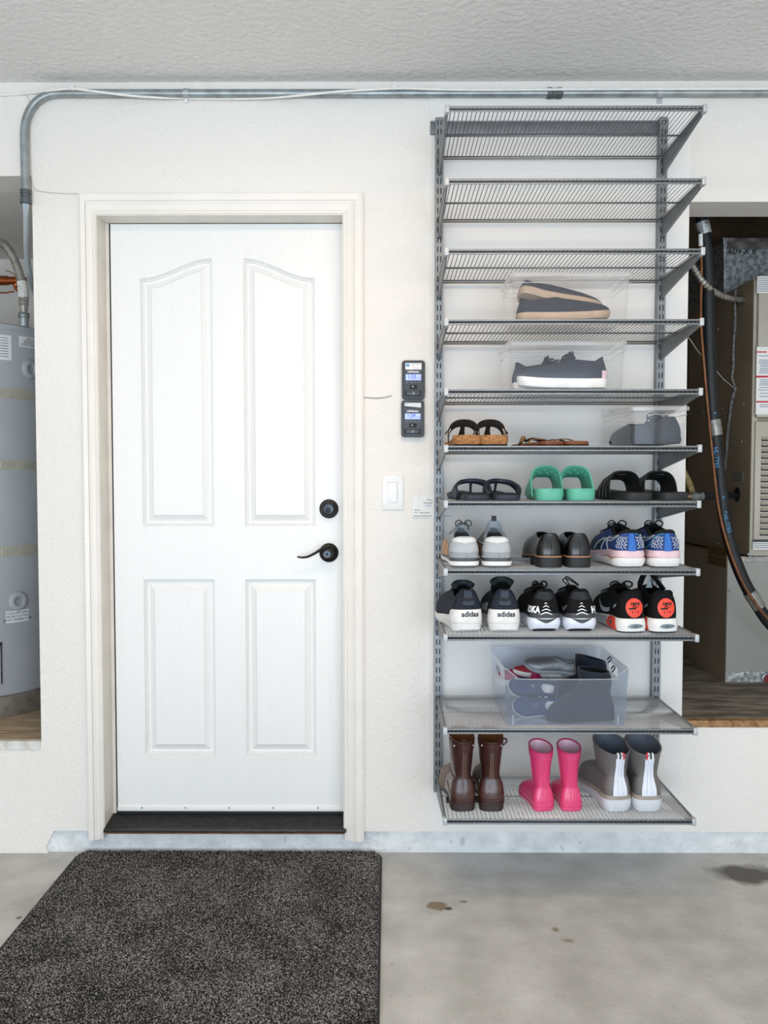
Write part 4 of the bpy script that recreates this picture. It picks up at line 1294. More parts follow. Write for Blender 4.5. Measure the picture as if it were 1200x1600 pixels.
    def ring(s, off, z):
        res = []
        for i in range(NO):
            p = s.O[i]; a, b_ = s.O[(i - 1) % NO], s.O[(i + 1) % NO]
            t = (b_ - a); n = Vector((t.y, -t.x, 0))
            if n.length: n.normalize()
            u = p.y / s.L
            q = p + n * off
            res.append(Vector((q.x, q.y, z(u))))
        return res
    def sole(s, z0, z1, o0=0.0, o1=0.0, bulge=0.0, caps=True, n=5):
        ls = []
        for k in range(n + 1):
            t = k / n
            off = o0 + (o1 - o0) * t + bulge * math.sin(math.pi * t)
            ls.append(s.ring(off, (lambda u, t=t: z0(u) + (z1(u) - z0(u)) * t)))
        return MB().rings(ls, True, caps, caps)
    def tongue(s, top, hw, y0=.52, y1=.40, thick=.006, curl=.012, round_=.02):
        z0 = s.C[32].z - .012
        def f(u, v, th):
            a = u * 2 - 1
            x = a * hw * (.75 + .35 * v - .25 * v * v)
            y = s.L * (y0 + (y1 - y0) * v) - curl * a * a - th
            z = z0 + (top - z0) * v - round_ * v * abs(a) ** 2.5
            return (x, y, z)
        A = [[f(i / 12, j / 10, 0) for j in range(11)] for i in range(13)]
        B = [[f(i / 12, j / 10, thick) for j in range(11)] for i in range(13)]
        loop = []
        for j in range(11):
            loop.append([A[i][j] for i in range(13)] + [B[i][j] for i in reversed(range(13))])
        return MB().rings(loop, True, True, True)
    def laces(s, n=4, spread=5, t0=.72, t1=.96, r=.0022, lift=.006):
        mb = MB()
        for k in range(n):
            t = t0 + (t1 - t0) * k / max(1, n - 1)
            pts = [s.S(32 - spread, t, .002), s.S(32 - spread * .5, t, lift), s.S(32 + spread * .5, t, lift), s.S(32 + spread, t, .002)]
            mb.tube(catmull(pts, 4, False), r, 6)
        return mb

def bow(cx, cy, cz, sz, r=.0022, drop=.02):
    """two lace loops and two hanging ends"""
    mb = MB()
    for sg in (-1, 1):
        mb.tube(catmull([(cx, cy, cz), (cx + sg * sz * .5, cy - .004, cz + .012), (cx + sg * sz, cy - .006, cz + .006), (cx + sg * sz * .9, cy - .002, cz - .006), (cx + sg * sz * .35, cy, cz - .002), (cx, cy, cz)], 5, False), r, 6)
        mb.tube(catmull([(cx, cy, cz), (cx + sg * sz * .5, cy + .012, cz + .002), (cx + sg * sz * .85, cy + .02, cz - drop)], 5, False), r, 6)
    return mb

class Project:
    """lays flat marks on a curved shoe surface"""
    def __init__(s, *mbs):
        v, f = [], []
        for mb in mbs:
            o = len(v); v += [tuple(p) for p in mb.v]; f += [tuple(i + o for i in q) for q in mb.f]
        s.t = BVHTree.FromPolygons(v, f)
    def heel(s, x, z, off=.0007):
        h = s.t.ray_cast(Vector((x, -.5, z)), Vector((0, 1, 0)))
        if h[0] is None: return None
        return h[0] + Vector((0, -off, 0))
    def side(s, sg, y, z, off=.0007):
        h = s.t.ray_cast(Vector((sg * .5, y, z)), Vector((-sg, 0, 0)))
        if h[0] is None: return None
        return h[0] + Vector((sg * off, 0, 0))
    def text(s, body, size, x, z, mode='heel', bold=.02, sx=1.0, shear=0.0, off=.0008, rot=0.0):
        mb = text_mb(body, size, bold, shear=shear, sx=sx)
        out = []; last = None
        cr, sr = math.cos(rot), math.sin(rot)
        for p in mb.v:
            a, b_ = p.x * cr - p.y * sr, p.x * sr + p.y * cr
            if mode == 'heel': q = s.heel(x + a, z + b_, off)
            elif mode == 'left': q = s.side(-1, x - a, z + b_, off)
            else: q = s.side(1, x + a, z + b_, off)
            if q is None: q = last or Vector((0, 0, z))
            out.append(q); last = q
        mb.v = out
        return mb
    def strip(s, up, lo, mode='heel', n=14, off=.0010):
        """mark between two polylines given in (horizontal, z)"""
        U = catmull([(a, b_, 0) for a, b_ in up], n, False); Lw = catmull([(a, b_, 0) for a, b_ in lo], n, False)
        rows = []
        for a, b_ in zip(U, Lw):
            row = []
            for k in range(5):
                c = a.lerp(b_, k / 4)
                q = s.heel(c.x, c.y, off) if mode == 'heel' else s.side(-1 if mode == 'left' else 1, c.x, c.y, off)
                if q is None: break
                row.append(q)
            if len(row) == 5: rows.append(row)
        return MB().rings(rows, closed=False) if len(rows) > 1 else MB()
    def disc(s, x, z, rx, rz, off=.0012, fn=None):
        mb = MB(); rows = []
        c = s.heel(x, z, off)
        for k in range(1, 6):
            row = []
            for a in range(32):
                an = 2 * math.pi * a / 32
                kx, kz = (fn(an) if fn else (1, 1))
                q = s.heel(x + rx * k / 5 * math.cos(an) * kx, z + rz * k / 5 * math.sin(an) * kz, off)
                row.append(q or (rows[-1][a] if rows else c))
            rows.append(row)
        mb.rings(rows, True)
        o = len(mb.v); mb.v.append(c)
        for a in range(32): mb.f.append((o, a, (a + 1) % 32))
        return mb

SHELF_Z = zfr
def spot(px, Y):
    return (px - 606.0) / F_PX * Y
class Shoe:
    def __init__(s, name, label, cat, group, shelf=None, px=0, Y=2.465, rz=0.0, loc=None, rot=None, mir=False):
        z = SHELF_Z[shelf] + .0012 if shelf is not None else 0
        s.t = thing(name, label, cat, loc if loc is not None else (spot(px, Y), Y, z), math.radians(rz), group)
        if rot:
            s.t.rotation_mode = 'ZYX'          # spin first, then tip over
            s.t.rotation_euler = tuple(math.radians(a) for a in rot)
        s.mir = mir
    def part(s, name, mb, m, parent=None, text=False, smooth=True, fix=True):
        if s.mir and not text: mb.mirror()
        return mb.build(name, m, parent or s.t, smooth=smooth, fix=fix, local=True)

# ------------------------------------------------------------------ materials
F_GREY = mat("light_grey_leather", '#aeb4b9', .55, var=.04, vscale=40)
F_GREYM = mat("mid_grey_mesh", '#9fa4a8', .8, var=.12, vscale=220, bump=.5, bscale=500)
F_DGREY = mat("dark_grey_rubber", '#4c5053', .6, var=.06)
F_WHITE = mat("white_foam_sole", '#e9e8e6', .55, var=.04, vscale=35)
F_BWHITE = mat("bluish_white_foam", '#e3e8f5', .5, var=.03, vscale=35)
F_TAN = mat("ribbed_tan_rubber", '#b98a66', .6, var=.1, vscale=40)
F_LINING = mat("grey_lining", '#b6bcc4', .85, var=.06, vscale=90)
F_BLACK = mat("black_mesh", '#0c0d10', .8, var=.18, vscale=260, bump=.5, bscale=600, spec=.25)
F_BLACKL = mat("black_leather", '#08090a', .28, var=.1, vscale=50, bump=.12, bscale=150, coat=.25)
F_BLACKR = mat("black_rubber_sole", '#17181a', .6, var=.08, vscale=60)
F_BLKLIN = mat("black_lining", '#060607', .9, var=.1)
F_NAVYK = mat("navy_knit", '#232936', .8, var=.2, vscale=260, bump=.6, bscale=500, spec=.3)
F_NAVYS = mat("dark_navy_strap", '#10141c', .7, var=.1)
F_BLUE = mat("royal_blue_mesh", '#163c7c', .6, var=.15, vscale=150, bump=.4, bscale=400)
F_TEALM = mat("teal_mesh", '#123947', .65, var=.15, vscale=150, bump=.4, bscale=400)
F_PINKS = mat("pale_pink_foam", '#e3c6cf', .55, var=.04)
F_ROSE = mat("rose_brown_insert", '#b57f6d', .5, var=.05)
F_SILVER = mat("silver_stripe", '#c5ccd6', .4, metal=.3, var=.05)
F_RED = mat("infrared_rubber", '#ee4b36', .5, var=.03)
F_CLEAR = mat("smoky_air_window", '#6c8087', .15, var=.08, coat=.6)
F_INK = mat("black_print", '#0b0c0d', .5, var=.03)
F_WINK = mat("white_print", '#eef0f2', .5, var=.02)

# ------------------------------------------------------------------ shelf 8: grey sneakers
def grey_sneaker(px, mir, label, high):
    s = Shoe("grey_sneaker", label, "shoe", "pair of grey sneakers", 7, px, 2.466, 2 if mir else -1, mir=mir)
    zs = .030
    f = Foot(.285, .099, zs, .088, .080, .108, mir=mir, zs_toe=.024, toe_up=.012, cw=1.12)
    up = f.upper()
    s.part("upper", up, F_GREYM); s.part("lining", f.lining(.006, .6), F_LINING); s.part("collar", f.collar(.0055), F_GREY)
    s.part("outsole", f.sole(lambda u: .002 + f.spring(u), lambda u: .006 + f.spring(u), -.003, .001), F_DGREY)
    s.part("midsole", f.sole(lambda u: .006 + f.spring(u), lambda u: .019 + f.spring(u) - .003 * u, .002, .004, .001), F_WHITE)
    s.part("dark_layer", f.sole(lambda u: .019 + f.spring(u) - .003 * u, lambda u: f.ztop(u) + .001, .0015, .001), F_DGREY)
    s.part("heel_counter", f.patch(-9, 9, .0, .40, .0016), F_GREYM)
    s.part("heel_panel", f.patch(-8.5, 8.5, .22, .74, .0026), F_GREY)
    s.part("heel_collar", f.patch(-8, 8, .72, 1.0, .0035), mat("pale_heel_padding", '#d9dadb', .6, var=.02))
    s.part("toe_wrap", f.patch(40, 50, .0, lambda u: .42 + .1 * math.sin(u * 3), .002), F_TAN)
    s.part("toe_wrap", f.patch(14, 24, .0, lambda u: .42 + .1 * math.sin(u * 3), .002), F_TAN)
    s.part("side_swoosh", f.patch(42, 54, lambda u: .42 + .18 * u, lambda u: .58 + .1 * u - .06 * (1 - u), .0032), F_WHITE)
    for k in range(7):
        s.part("rib", f.line([(41 + k * 1.3, .02), (41.4 + k * 1.3, .38)], .0012, .0024), F_TAN)
    s.part("sole_cutout", f.patch(-8, -4.5, .0, .05, .006), F_GREYM)
    s.part("tongue", f.tongue(.140 if high else .124, .029, .52, .40 if high else .43, .006, .012, .024), F_LINING)
    s.part("tongue_label", f.tongue(.112, .013, .50, .43, .009, .002, .004), mat("grey_print_patch", '#8e949b', .6))
    s.part("laces", f.laces(4, 6, .70, .97), F_DGREY)
    if high: 
        s.part("pull_tab", MB().box(-.0075, .0075, .105, .111, .134, .150, .001), F_INK)
    else:
        s.part("lace_bow", bow(-.008, .118, .124, .024, .0022), F_DGREY)
grey_sneaker(727.5, True, "left grey sneaker, laces tied in a bow on top", False)
grey_sneaker(778, False, "right grey sneaker, tongue standing up with black tab", True)

# ------------------------------------------------------------------ black loafers
def loafer(px, mir, label):
    s = Shoe("black_loafer", label, "shoe", "pair of black loafers", 7, px, 2.472, 3, mir=mir)
    f = Foot(.262, .088, .034, .100, .084, .098, cf=1.22, cw=1.05, mir=mir, zs_toe=.022, toe_up=.006, toe=.75)
    s.part("upper", f.upper(), F_BLACKL); s.part("lining", f.lining(.003, .7), F_BLKLIN); s.part("topline", f.collar(.0022), F_BLACKL)
    s.part("welt", f.sole(lambda u: f.ztop(u) - .003, lambda u: f.ztop(u), .0022, .0018), mat("orange_brown_welt", '#c08a66', .5, var=.08))
    s.part("sole", f.sole(lambda u: f.ztop(u) - .011, lambda u: f.ztop(u) - .003, .002, .0026), F_BLACKR)
    hl = [p for p in f.ring(.0015, lambda u: 0.0)]
    lo = []
    for z in (0.0, .004, .024):
        lo.append([Vector((p.x * (1 - (.03 if z == 0 else 0)), min(p.y, .088 - .004 * (z < .003)), z)) for p in hl])
    s.part("heel_block", MB().rings(lo, True, True, True), F_BLACKR)
    s.part("back_seam", f.line([(0, .02), (0, .5), (0, .6)], .0008, .0006), F_BLACKR)
    s.part("quarter_seam", f.line([(52, .02), (53, .4), (55, .9)], .0009, .0006), F_BLACKR)
loafer(862, True, "left black leather loafer with orange welt")
loafer(907, False, "right black leather loafer beside the blue running shoes")

# ------------------------------------------------------------------ blue running shoes
def blue_runner(px, mir, label):
    s = Shoe("blue_running_shoe", label, "shoe", "pair of blue running shoes", 7, px, 2.468, 5, mir=mir)
    f = Foot(.282, .104, .046, .108, .094, .116, mir=mir, zs_toe=.030, toe_up=.016, cw=1.02)
    up = f.upper(); 
    w = lambda u: .027 + .003 * math.sin(u * 22 + 1.0) - .006 * u + f.spring(u)
    mid = f.sole(lambda u: .004 + f.spring(u), w, -.001, .0055, .003)
    pr = Project(up, mid)
    s.part("upper", f.upper(), F_BLUE); s.part("lining", f.lining(.006, .6), F_BLKLIN); s.part("collar", f.collar(.006), F_BLKLIN)
    s.part("outsole", f.sole(lambda u: .001 + f.spring(u), lambda u: .005 + f.spring(u), -.009, -.002), mat("teal_outsole", '#2d5563', .55))
    s.part("midsole", f.sole(lambda u: .004 + f.spring(u), w, -.001, .0055, .003), F_WHITE)
    s.part("rose_insert", f.sole(lambda u: w(u) - .002, lambda u: w(u) + .006 * max(0, math.sin((u + .02) * 7)) + .001, .0035, .003), F_ROSE)
    s.part("pink_foam", f.sole(lambda u: w(u) + .006 * max(0, math.sin((u + .02) * 7)), lambda u: f.ztop(u) + .005, .0035, .0015, .0015), F_PINKS)
    s.part("toe_overlay", f.patch(16, 48, .0, .42, .0008, 30), F_TEALM)
    s.part("heel_band", f.patch(-1.3, 1.3, .05, .9, .0022), mat("bright_blue_band", '#2b6bc0', .45))
    # silver relief on both sides of the heel
    rr = random.Random(5)
    for sg in (-1, 1):
        for k in range(12):
            i = sg * (2.0 + (k % 4) * 1.25); t0_ = .14 + (k // 4) * .17 + rr.uniform(-.03, .03)
            s.part("silver_relief", f.line([(i, t0_), (i + sg * .9, t0_ + .09), (i - sg * .1, t0_ + .17)], .0012, .0016), F_SILVER)
    sd = 64 - 16
    for uv in ([(44, .10), (46, .45), (50, .66), (55, .74)], [(46, .52), (50, .48), (54, .58), (57, .74)], [(47.5, .08), (48, .4), (49, .72)], [(51.5, .06), (50, .35), (48.6, .66)]):
        s.part("side_stripe", f.line(uv, .0024, .0012), F_SILVER)
        s.part("side_stripe", f.line([(64 - a, b_) for a, b_ in uv], .0024, .0012), F_SILVER)
    s.part("teal_edge", f.line([(52, .1), (55, .2), (57, .38), (58, .6), (60, .78), (62, .86)], .0018, .0012), mat("teal_piping", '#2f8296', .5))
    s.part("tongue", f.tongue(.126, .026, .52, .40, .008), F_BLKLIN)
    s.part("laces", f.laces(5, 6, .62, .97), F_INK)
    s.part("lace_bow", bow(.004, .120, .123, .028, .0022), F_INK)
blue_runner(988, True, "left blue running shoe with pink and white sole")
blue_runner(1044, False, "right blue running shoe at the shelf end")

# ------------------------------------------------------------------ shelf 9: knit sneakers with white heels
def knit_sneaker(px, mir, label, rz, tt):
    s = Shoe("navy_knit_sneaker", label, "shoe", "pair of navy knit sneakers", 8, px, 2.466, rz, mir=mir)
    f = Foot(.285, .106, .044, .126, .098, .122, mir=mir, zs_toe=.026, toe_up=.018, cw=.98, heel_lean=.004)
    up = f.upper()
    wt = lambda u: f.ztop(u) + .026 * max(0, 1 - (u / .24) ** 3) if u < .24 else f.ztop(u) + .001
    ms = f.sole(lambda u: .004 + f.spring(u) + .006 * max(0, 1 - u / .08), wt, -.002, .001, .0045, n=8)
    pr = Project(up, ms)
    s.part("upper", up, F_NAVYK); s.part("lining", f.lining(.005, .6), F_BLKLIN); s.part("collar", f.collar(.004), F_NAVYS)
    s.part("outsole", f.sole(lambda u: .001 + f.spring(u) + .006 * max(0, 1 - u / .08), lambda u: .005 + f.spring(u) + .006 * max(0, 1 - u / .08), -.007, -.002), mat("worn_white_rubber", '#d5d2cc', .7, var=.1, vscale=50))
    s.part("midsole", f.sole(lambda u: .004 + f.spring(u) + .006 * max(0, 1 - u / .08), wt, -.002, .001, .0045, n=8), F_WHITE)
    s.part("sole_groove", f.sole(lambda u: .030 + f.spring(u) - .008 * u, lambda u: .0308 + f.spring(u) - .008 * u, .0053, .0053, caps=False, n=1), mat("sole_groove_grey", '#bdbab5', .7))
    s.part("heel_strap", f.patch(-2.6, 2.6, .40, 1.0, .003), F_NAVYS)
    s.part("heel_pull", f.patch(-2.2, 2.2, .70, .98, .005), mat("slate_pull_tab", '#2b3646', .6))
    s.part("heel_stitch", f.patch(-2.2, 2.2, .42, .56, .0042), mat("slate_pull_tab", '#2b3646', .6))
    s.part("side_panel", f.patch(38, 51, .0, lambda u: .38 - .1 * u, .001), mat("grey_side_panel", '#4a4a50', .6))
    for k in range(3):
        a = 46.5 + k * 1.5
        s.part("side_stripe", f.patch(a, a + .8, .14, lambda u, k=k: .36 + .08 * k, .002), F_SILVER)
    s.part("edge_piping", f.line([(51, .05), (54, .3), (57.5, .5), (58, .72), (56, .92)], .0011, .0006), F_INK)
    s.part("edge_piping", f.line([(13, .05), (10, .3), (6.5, .5), (6, .72), (8, .92)], .0011, .0006), F_INK)
    s.part("tongue", f.tongue(tt, .035, .54, .33, .012, .022, .010), F_BLKLIN)
    s.part("tongue_pull", MB().ribbon(catmull([(-.030, .066, tt - .010), (-.016, .080, tt - .001), (0, .084, tt), (.016, .080, tt - .001), (.030, .066, tt - .010)], 4, False), (0, .15, 1), .016, .016), mat("dark_slate_webbing", '#1d2a2e', .8))
    ml = MB().add([tuple(p) for p in ms.v], ms.f)
    if s.mir: ml = MB().add([(-p.x, p.y, p.z) for p in ms.v], ms.f)
    s.part("lettering", Project(ml).text("adidas", .0215, .004, .0565, 'heel', .03), F_INK, text=True, smooth=False, fix=False)
knit_sneaker(733, True, "left navy knit sneaker with white lettered heel", 9, .142)
knit_sneaker(790, False, "right navy knit sneaker with white lettered heel and tall tongue", 0, .152)

# ------------------------------------------------------------------ black running shoes with chevrons
def chevron_runner(px, mir, label, brand_side, laces_up):
    s = Shoe("black_running_shoe", label, "shoe", "pair of black running shoes with white chevrons", 8, px, 2.47, 1, mir=mir)
    f = Foot(.288, .105, .046, .124, .100, .118, mir=mir, zs_toe=.032, toe_up=.022, cw=.92, heel_lean=.010)
    up = f.upper()
    s.part("upper", up, F_BLACK); s.part("lining", f.lining(.006, .6), F_BLKLIN); s.part("collar", f.collar(.006), F_BLACK)
    hz = lambda u: .009 * max(0, 1 - u / .10)
    s.part("outsole", f.sole(lambda u: .0 + f.spring(u) + hz(u) * .6, lambda u: .005 + f.spring(u) + hz(u), -.014, -.003), F_BLACKR)
    s.part("midsole", f.sole(lambda u: .004 + f.spring(u) + hz(u), lambda u: f.ztop(u) - .002, -.003, .003, .005, n=8), F_BWHITE)
    s.part("dark_rim", f.sole(lambda u: f.ztop(u) - .003, lambda u: f.ztop(u) + .004, .003, .0012), mat("charcoal_rim", '#3f4246', .6))
    s.part("heel_wedge", f.patch(-6.5, 6.5, lambda u: .0, lambda u: .10 + .05 * (1 - abs(2 * u - 1)), .0030), mat("charcoal_rim", '#3f4246', .6))
    d = f.sole(lambda u: .004 + f.spring(u), lambda u: f.ztop(u) - .002, -.003, .003, .005)
    pd = Project(d)
    s.part("sole_dip", pd.strip([(-.032, .045), (0, .045), (.032, .045)], [(-.030, .043), (0, .030), (.030, .043)]), mat("charcoal_rim", '#3f4246', .6), fix=False)
    s.part("heel_tab", f.patch(-6, 6, .60, 1.0, .002), mat("dark_navy_heel_tab", '#12151d', .55, var=.08))
    v = MB().add([((-p.x if s.mir else p.x), p.y, p.z) for p in up.v], up.f)
    ptx = Project(v)
    for k, (z, w, h) in enumerate(((.056, .019, .0075), (.067, .0145, .006), (.0775, .0095, .005), (.087, .0045, .0035))):
        th = .0036 - k * .0004
        s.part("chevron", ptx.strip([(-w, z), (0, z + h), (w, z)], [(-w * .86, z - .0012), (0, z + h - th), (w * .86, z - .0012)], 'heel', off=.0038), F_WINK, text=True, fix=False)
    s.part("lettering", f.text("HOKA", .0250, -5.9 if brand_side == 'left' else 7.4, .068, .06, .70, .0032), F_WINK, text=True, smooth=False, fix=False)
    if brand_side != 'left':
        s.part("side_tick", f.line([(-10.5, .30), (-8.8, .18), (-6.5, .34)], .0011, .0022), F_SILVER)
    s.part("tongue", f.tongue(.126, .026, .54, .40, .008), F_BLKLIN)
    s.part("laces", f.laces(5, 6, .62, .97, .0026, .008), F_INK)
    if laces_up:
        mb = MB()
        for pts in ([(-.012, .125, .126), (-.03, .12, .143), (-.02, .125, .148), (.006, .13, .136), (.02, .13, .124)], [(-.006, .13, .126), (-.018, .132, .150), (-.012, .132, .152), (.012, .132, .136), (.022, .13, .126)]):
            mb.tube(catmull(pts, 6, False), .0021, 6)
        s.part("lace_loops", mb, F_INK)
    else:
        s.part("lace_bow", bow(-.004, .125, .128, .022, .003), F_INK)
chevron_runner(854.5, True, "left black running shoe with white chevrons and HOKA on its side", 'left', False)
chevron_runner(910.5, False, "right black running shoe with white chevrons and raised lace loops", 'right', True)

# ------------------------------------------------------------------ black and red sneakers
def disc_sneaker(px, mir, label, loop):
    s = Shoe("black_red_sneaker", label, "shoe", "pair of black and red sneakers", 8, px, 2.468, 5, mir=mir)
    f = Foot(.286, .098, .042, .122, .104, .120, mir=mir, zs_toe=.028, toe_up=.014, cw=1.12, side=.62)
    up = f.upper()
    s.part("upper", up, F_BLACK); s.part("lining", f.lining(.006, .6), F_BLKLIN); s.part("collar", f.collar(.0055), F_BLACK)
    s.part("outsole", f.sole(lambda u: .0005 + f.spring(u), lambda u: .005 + f.spring(u), -.001, .001), F_BLACKR)
    mid = f.sole(lambda u: .005 + f.spring(u), lambda u: f.ztop(u) + .001, .0035, .001, .003)
    mv = MB().add([((-p.x if s.mir else p.x), p.y, p.z) for p in mid.v], mid.f)
    uv_ = MB().add([((-p.x if s.mir else p.x), p.y, p.z) for p in up.v], up.f)
    s.part("midsole", mid, F_WHITE)
    pm_ = Project(mv); pu = Project(uv_)
    s.part("air_window_rim", pm_.disc(.003, .0215, .0285, .0095, .0010), mat("pale_window_rim", '#f4f3f0', .4), text=True, fix=False)
    s.part("air_window", pm_.disc(.003, .0215, .0245, .0068, .0022), F_CLEAR, text=True, fix=False)
    for sd in ('left', 'right'):
        s.part("red_wedge", pm_.strip([(.030, .040), (.055, .0445), (.085, .041), (.105, .022)], [(.018, .006), (.05, .006), (.08, .006), (.105, .008)], sd, off=.0018), F_RED, text=True, fix=False)
        s.part("side_window", pm_.strip([(.055, .030), (.074, .030)], [(.055, .017), (.074, .016)], sd, off=.0032), mat("smoky_red_window", '#6e4a48', .2, coat=.5), text=True, fix=False)
        s.part("grey_sidewall", pm_.strip([(.108, .034), (.16, .032), (.21, .032)], [(.108, .010), (.16, .010), (.21, .014)], sd, off=.0015), F_GREY, text=True, fix=False)
        s.part("swoosh", pu.strip([(.034, .0845), (.07, .072), (.115, .060), (.150, .062), (.168, .082)], [(.034, .076), (.07, .062), (.115, .047), (.155, .048), (.169, .080)], sd, off=.0020), F_SILVER, text=True, fix=False)
    egg = lambda an: (1.0, 1.0 if math.sin(an) > 0 else 1.12)
    s.part("heel_disc", pu.disc(.002, .0765, .0262, .0270, .0016, egg), F_RED, text=True, fix=False)
    s.part("lettering", pu.text("NIKE", .0118, .004, .0868, 'heel', .045, 1.05, .25, off=.0026), F_INK, text=True, smooth=False, fix=False)
    s.part("lettering", pu.text("A  I  R", .0088, .004, .0630, 'heel', .02, .95, off=.0026), F_INK, text=True, smooth=False, fix=False)
    s.part("heel_swoosh", pu.strip([(-.0165, .0775), (-.012, .0755), (.004, .0762), (.0235, .0822)], [(-.0160, .0735), (-.010, .0700), (.004, .0738), (.0235, .0820)], 'heel', off=.0026), F_INK, text=True, fix=False)
    s.part("laces", f.laces(5, 6, .60, .97, .0026, .008), F_INK)
    s.part("red_eyelet", f.patch(40, 43, .78, .9, .003), F_RED)
    if loop:
        s.part("tongue", f.tongue(.132, .027, .54, .44, .010), F_BLKLIN)
        mb = MB().ribbon(catmull([(-.030, .115, .112), (-.034, .112, .135), (-.022, .108, .166), (-.012, .106, .172), (.0, .104, .162), (.020, .10, .138), (.034, .092, .116)], 5, False), (0, 1, 0), .030, .007)
        s.part("raised_tongue", mb, F_BLACK)
        s.part("tongue_label", MB().plate([(-.018, .122), (.004, .122), (-.006, .146)], (), .108, .111), mat("pale_label_cloth", '#aebcc4', .7), smooth=False)
    else:
        s.part("tongue", f.tongue(.130, .030, .54, .42, .010), F_BLKLIN)
        s.part("lace_bow", bow(-.006, .125, .128, .034, .003), F_INK)
disc_sneaker(992, True, "left black sneaker with red heel disc, laces tied", False)
disc_sneaker(1042, False, "right black sneaker with red heel disc and tongue pulled up", True)
# ------------------------------------------------------------------ sandals
def arch_pts(hw, h, y, z0, n=18, lean=0.0, pw=.75):
    out = []
    for k in range(n + 1):
        a = math.pi * (1 - k / n)
        c, s_ = math.cos(a), math.sin(a)
        out.append((hw * (abs(c) ** pw) * (1 if c > 0 else -1), y + lean * s_, z0 + h * (s_ ** .8 if s_ > 0 else 0)))
    return out

S_CORK = mat("cork_footbed", '#b3804f', .85, vscale=140, color2='#7e5430', bump=.5, bscale=200)
S_BROWN = mat("dark_brown_suede", '#2e241d', .9, var=.15, vscale=120)
S_BEIGE = mat("beige_strap", '#c9b59c', .6, var=.05)
def cork_sandal(px, mir, label):
    s = Shoe("cork_sandal", label, "sandal", "pair of cork sandals", 5, px, 2.466, 2, mir=mir)
    f = Foot(.25, .100, .030, .06, .06, .06, zs_toe=.020, mir=mir)
    s.part("outsole", f.sole(lambda u: .0005, lambda u: .005, -.001, 0), F_BLACKR)
    s.part("cork_base", f.sole(lambda u: .005, lambda u: .031 - .011 * min(1, max(0, (u - .2) / .3)) + .003 * math.exp(-(u / .12) ** 2) - .002, .0, .0012, .0008), S_CORK)
    s.part("footbed", f.sole(lambda u: .027 - .011 * min(1, max(0, (u - .2) / .3)), lambda u: .030 - .011 * min(1, max(0, (u - .2) / .3)), -.004, -.005), S_BROWN)
    a = arch_pts(.047, .058, .118, .016, lean=-.01)
    s.part("cross_strap", MB().ribbon(a, (0, 1, -.7), [.030] * 4 + [.034] * 11 + [.030] * 4, .0040), S_BROWN)
    s.part("centre_strap", MB().ribbon(catmull([(0, .108, .073), (0, .130, .066), (.0, .150, .048), (-.002, .165, .024)], 4, False), (1, 0, 0), [.030, .022, .018, .016, .015, .014, .014, .015, .017, .020, .022, .024, .026], .0035), S_BROWN)
    for sg in (-1, 1):
        b_ = [(sg * p[0] * 1.03, p[1], p[2] + .001) for p in (a[:5] if sg == -1 else [(-q[0], q[1], q[2]) for q in a[::-1]][:4])]
        b_ = [(-abs(p[0]) if sg == -1 else abs(p[0]), p[1], p[2]) for p in b_]
        s.part("side_strap", MB().ribbon(b_, (0, 1, 0), .029, .004), S_BEIGE)
    s.part("strap_end", MB().ribbon([(-.036, .112, .066), (-.050, .108, .050), (-.056, .106, .040)], (0, 1, 0), .018, .003), S_BROWN)
    s.part("buckle", MB().box(-.053, -.046, .100, .124, .046, .058, .001), M_STEEL)
cork_sandal(731, False, "left cork-soled sandal with beige straps")
cork_sandal(773, True, "right cork-soled sandal with beige straps")

S_LEATHER = mat("brown_leather_sole", '#7d4a2c', .6, var=.1, vscale=40)
def flat_sandal(px, mir, label, rz, bow_):
    s = Shoe("flat_leather_sandal", label, "sandal", "pair of flat leather sandals", 5, px, 2.47, rz, mir=mir)
    f = Foot(.24, .086, .011, .04, .04, .04, mir=mir)
    s.part("outsole", f.sole(lambda u: .0005, lambda u: .006 - .002 * u, 0, .0005), mat("dark_leather_edge", '#4d2a18', .6))
    s.part("footbed", f.sole(lambda u: .006 - .002 * u, lambda u: .0145 - .006 * u, .0005, -.001), S_LEATHER)
    s.part("toe_strap", MB().ribbon(arch_pts(.040, .020, .150, .004, 14), (0, 1, 0), .012, .003), S_BROWN)
    s.part("ankle_strap", MB().ribbon(arch_pts(.036, .016, .10, .008, 14), (.1, 1, 0), .009, .003), mat("tan_strap", '#8d6a45', .6))
    if bow_:
        s.part("strap_knot", MB().tube(catmull([(-.030, .15, .010), (-.034, .146, .022), (-.026, .148, .029), (-.018, .152, .020)], 4, False), [.004] * 3 + [.0065] * 7 + [.004] * 3, 8), mat("tan_strap", '#8d6a45', .6))
        s.part("twist", MB().tube(catmull([(-.02, .15, .018), (0, .145, .026), (.02, .12, .022), (.03, .10, .014)], 4, False), .004, 8), S_BROWN)
flat_sandal(868, False, "left flat brown leather sandal with knotted strap", 20, True)
flat_sandal(907, True, "right flat brown leather sandal beside the small clear box", 18, False)

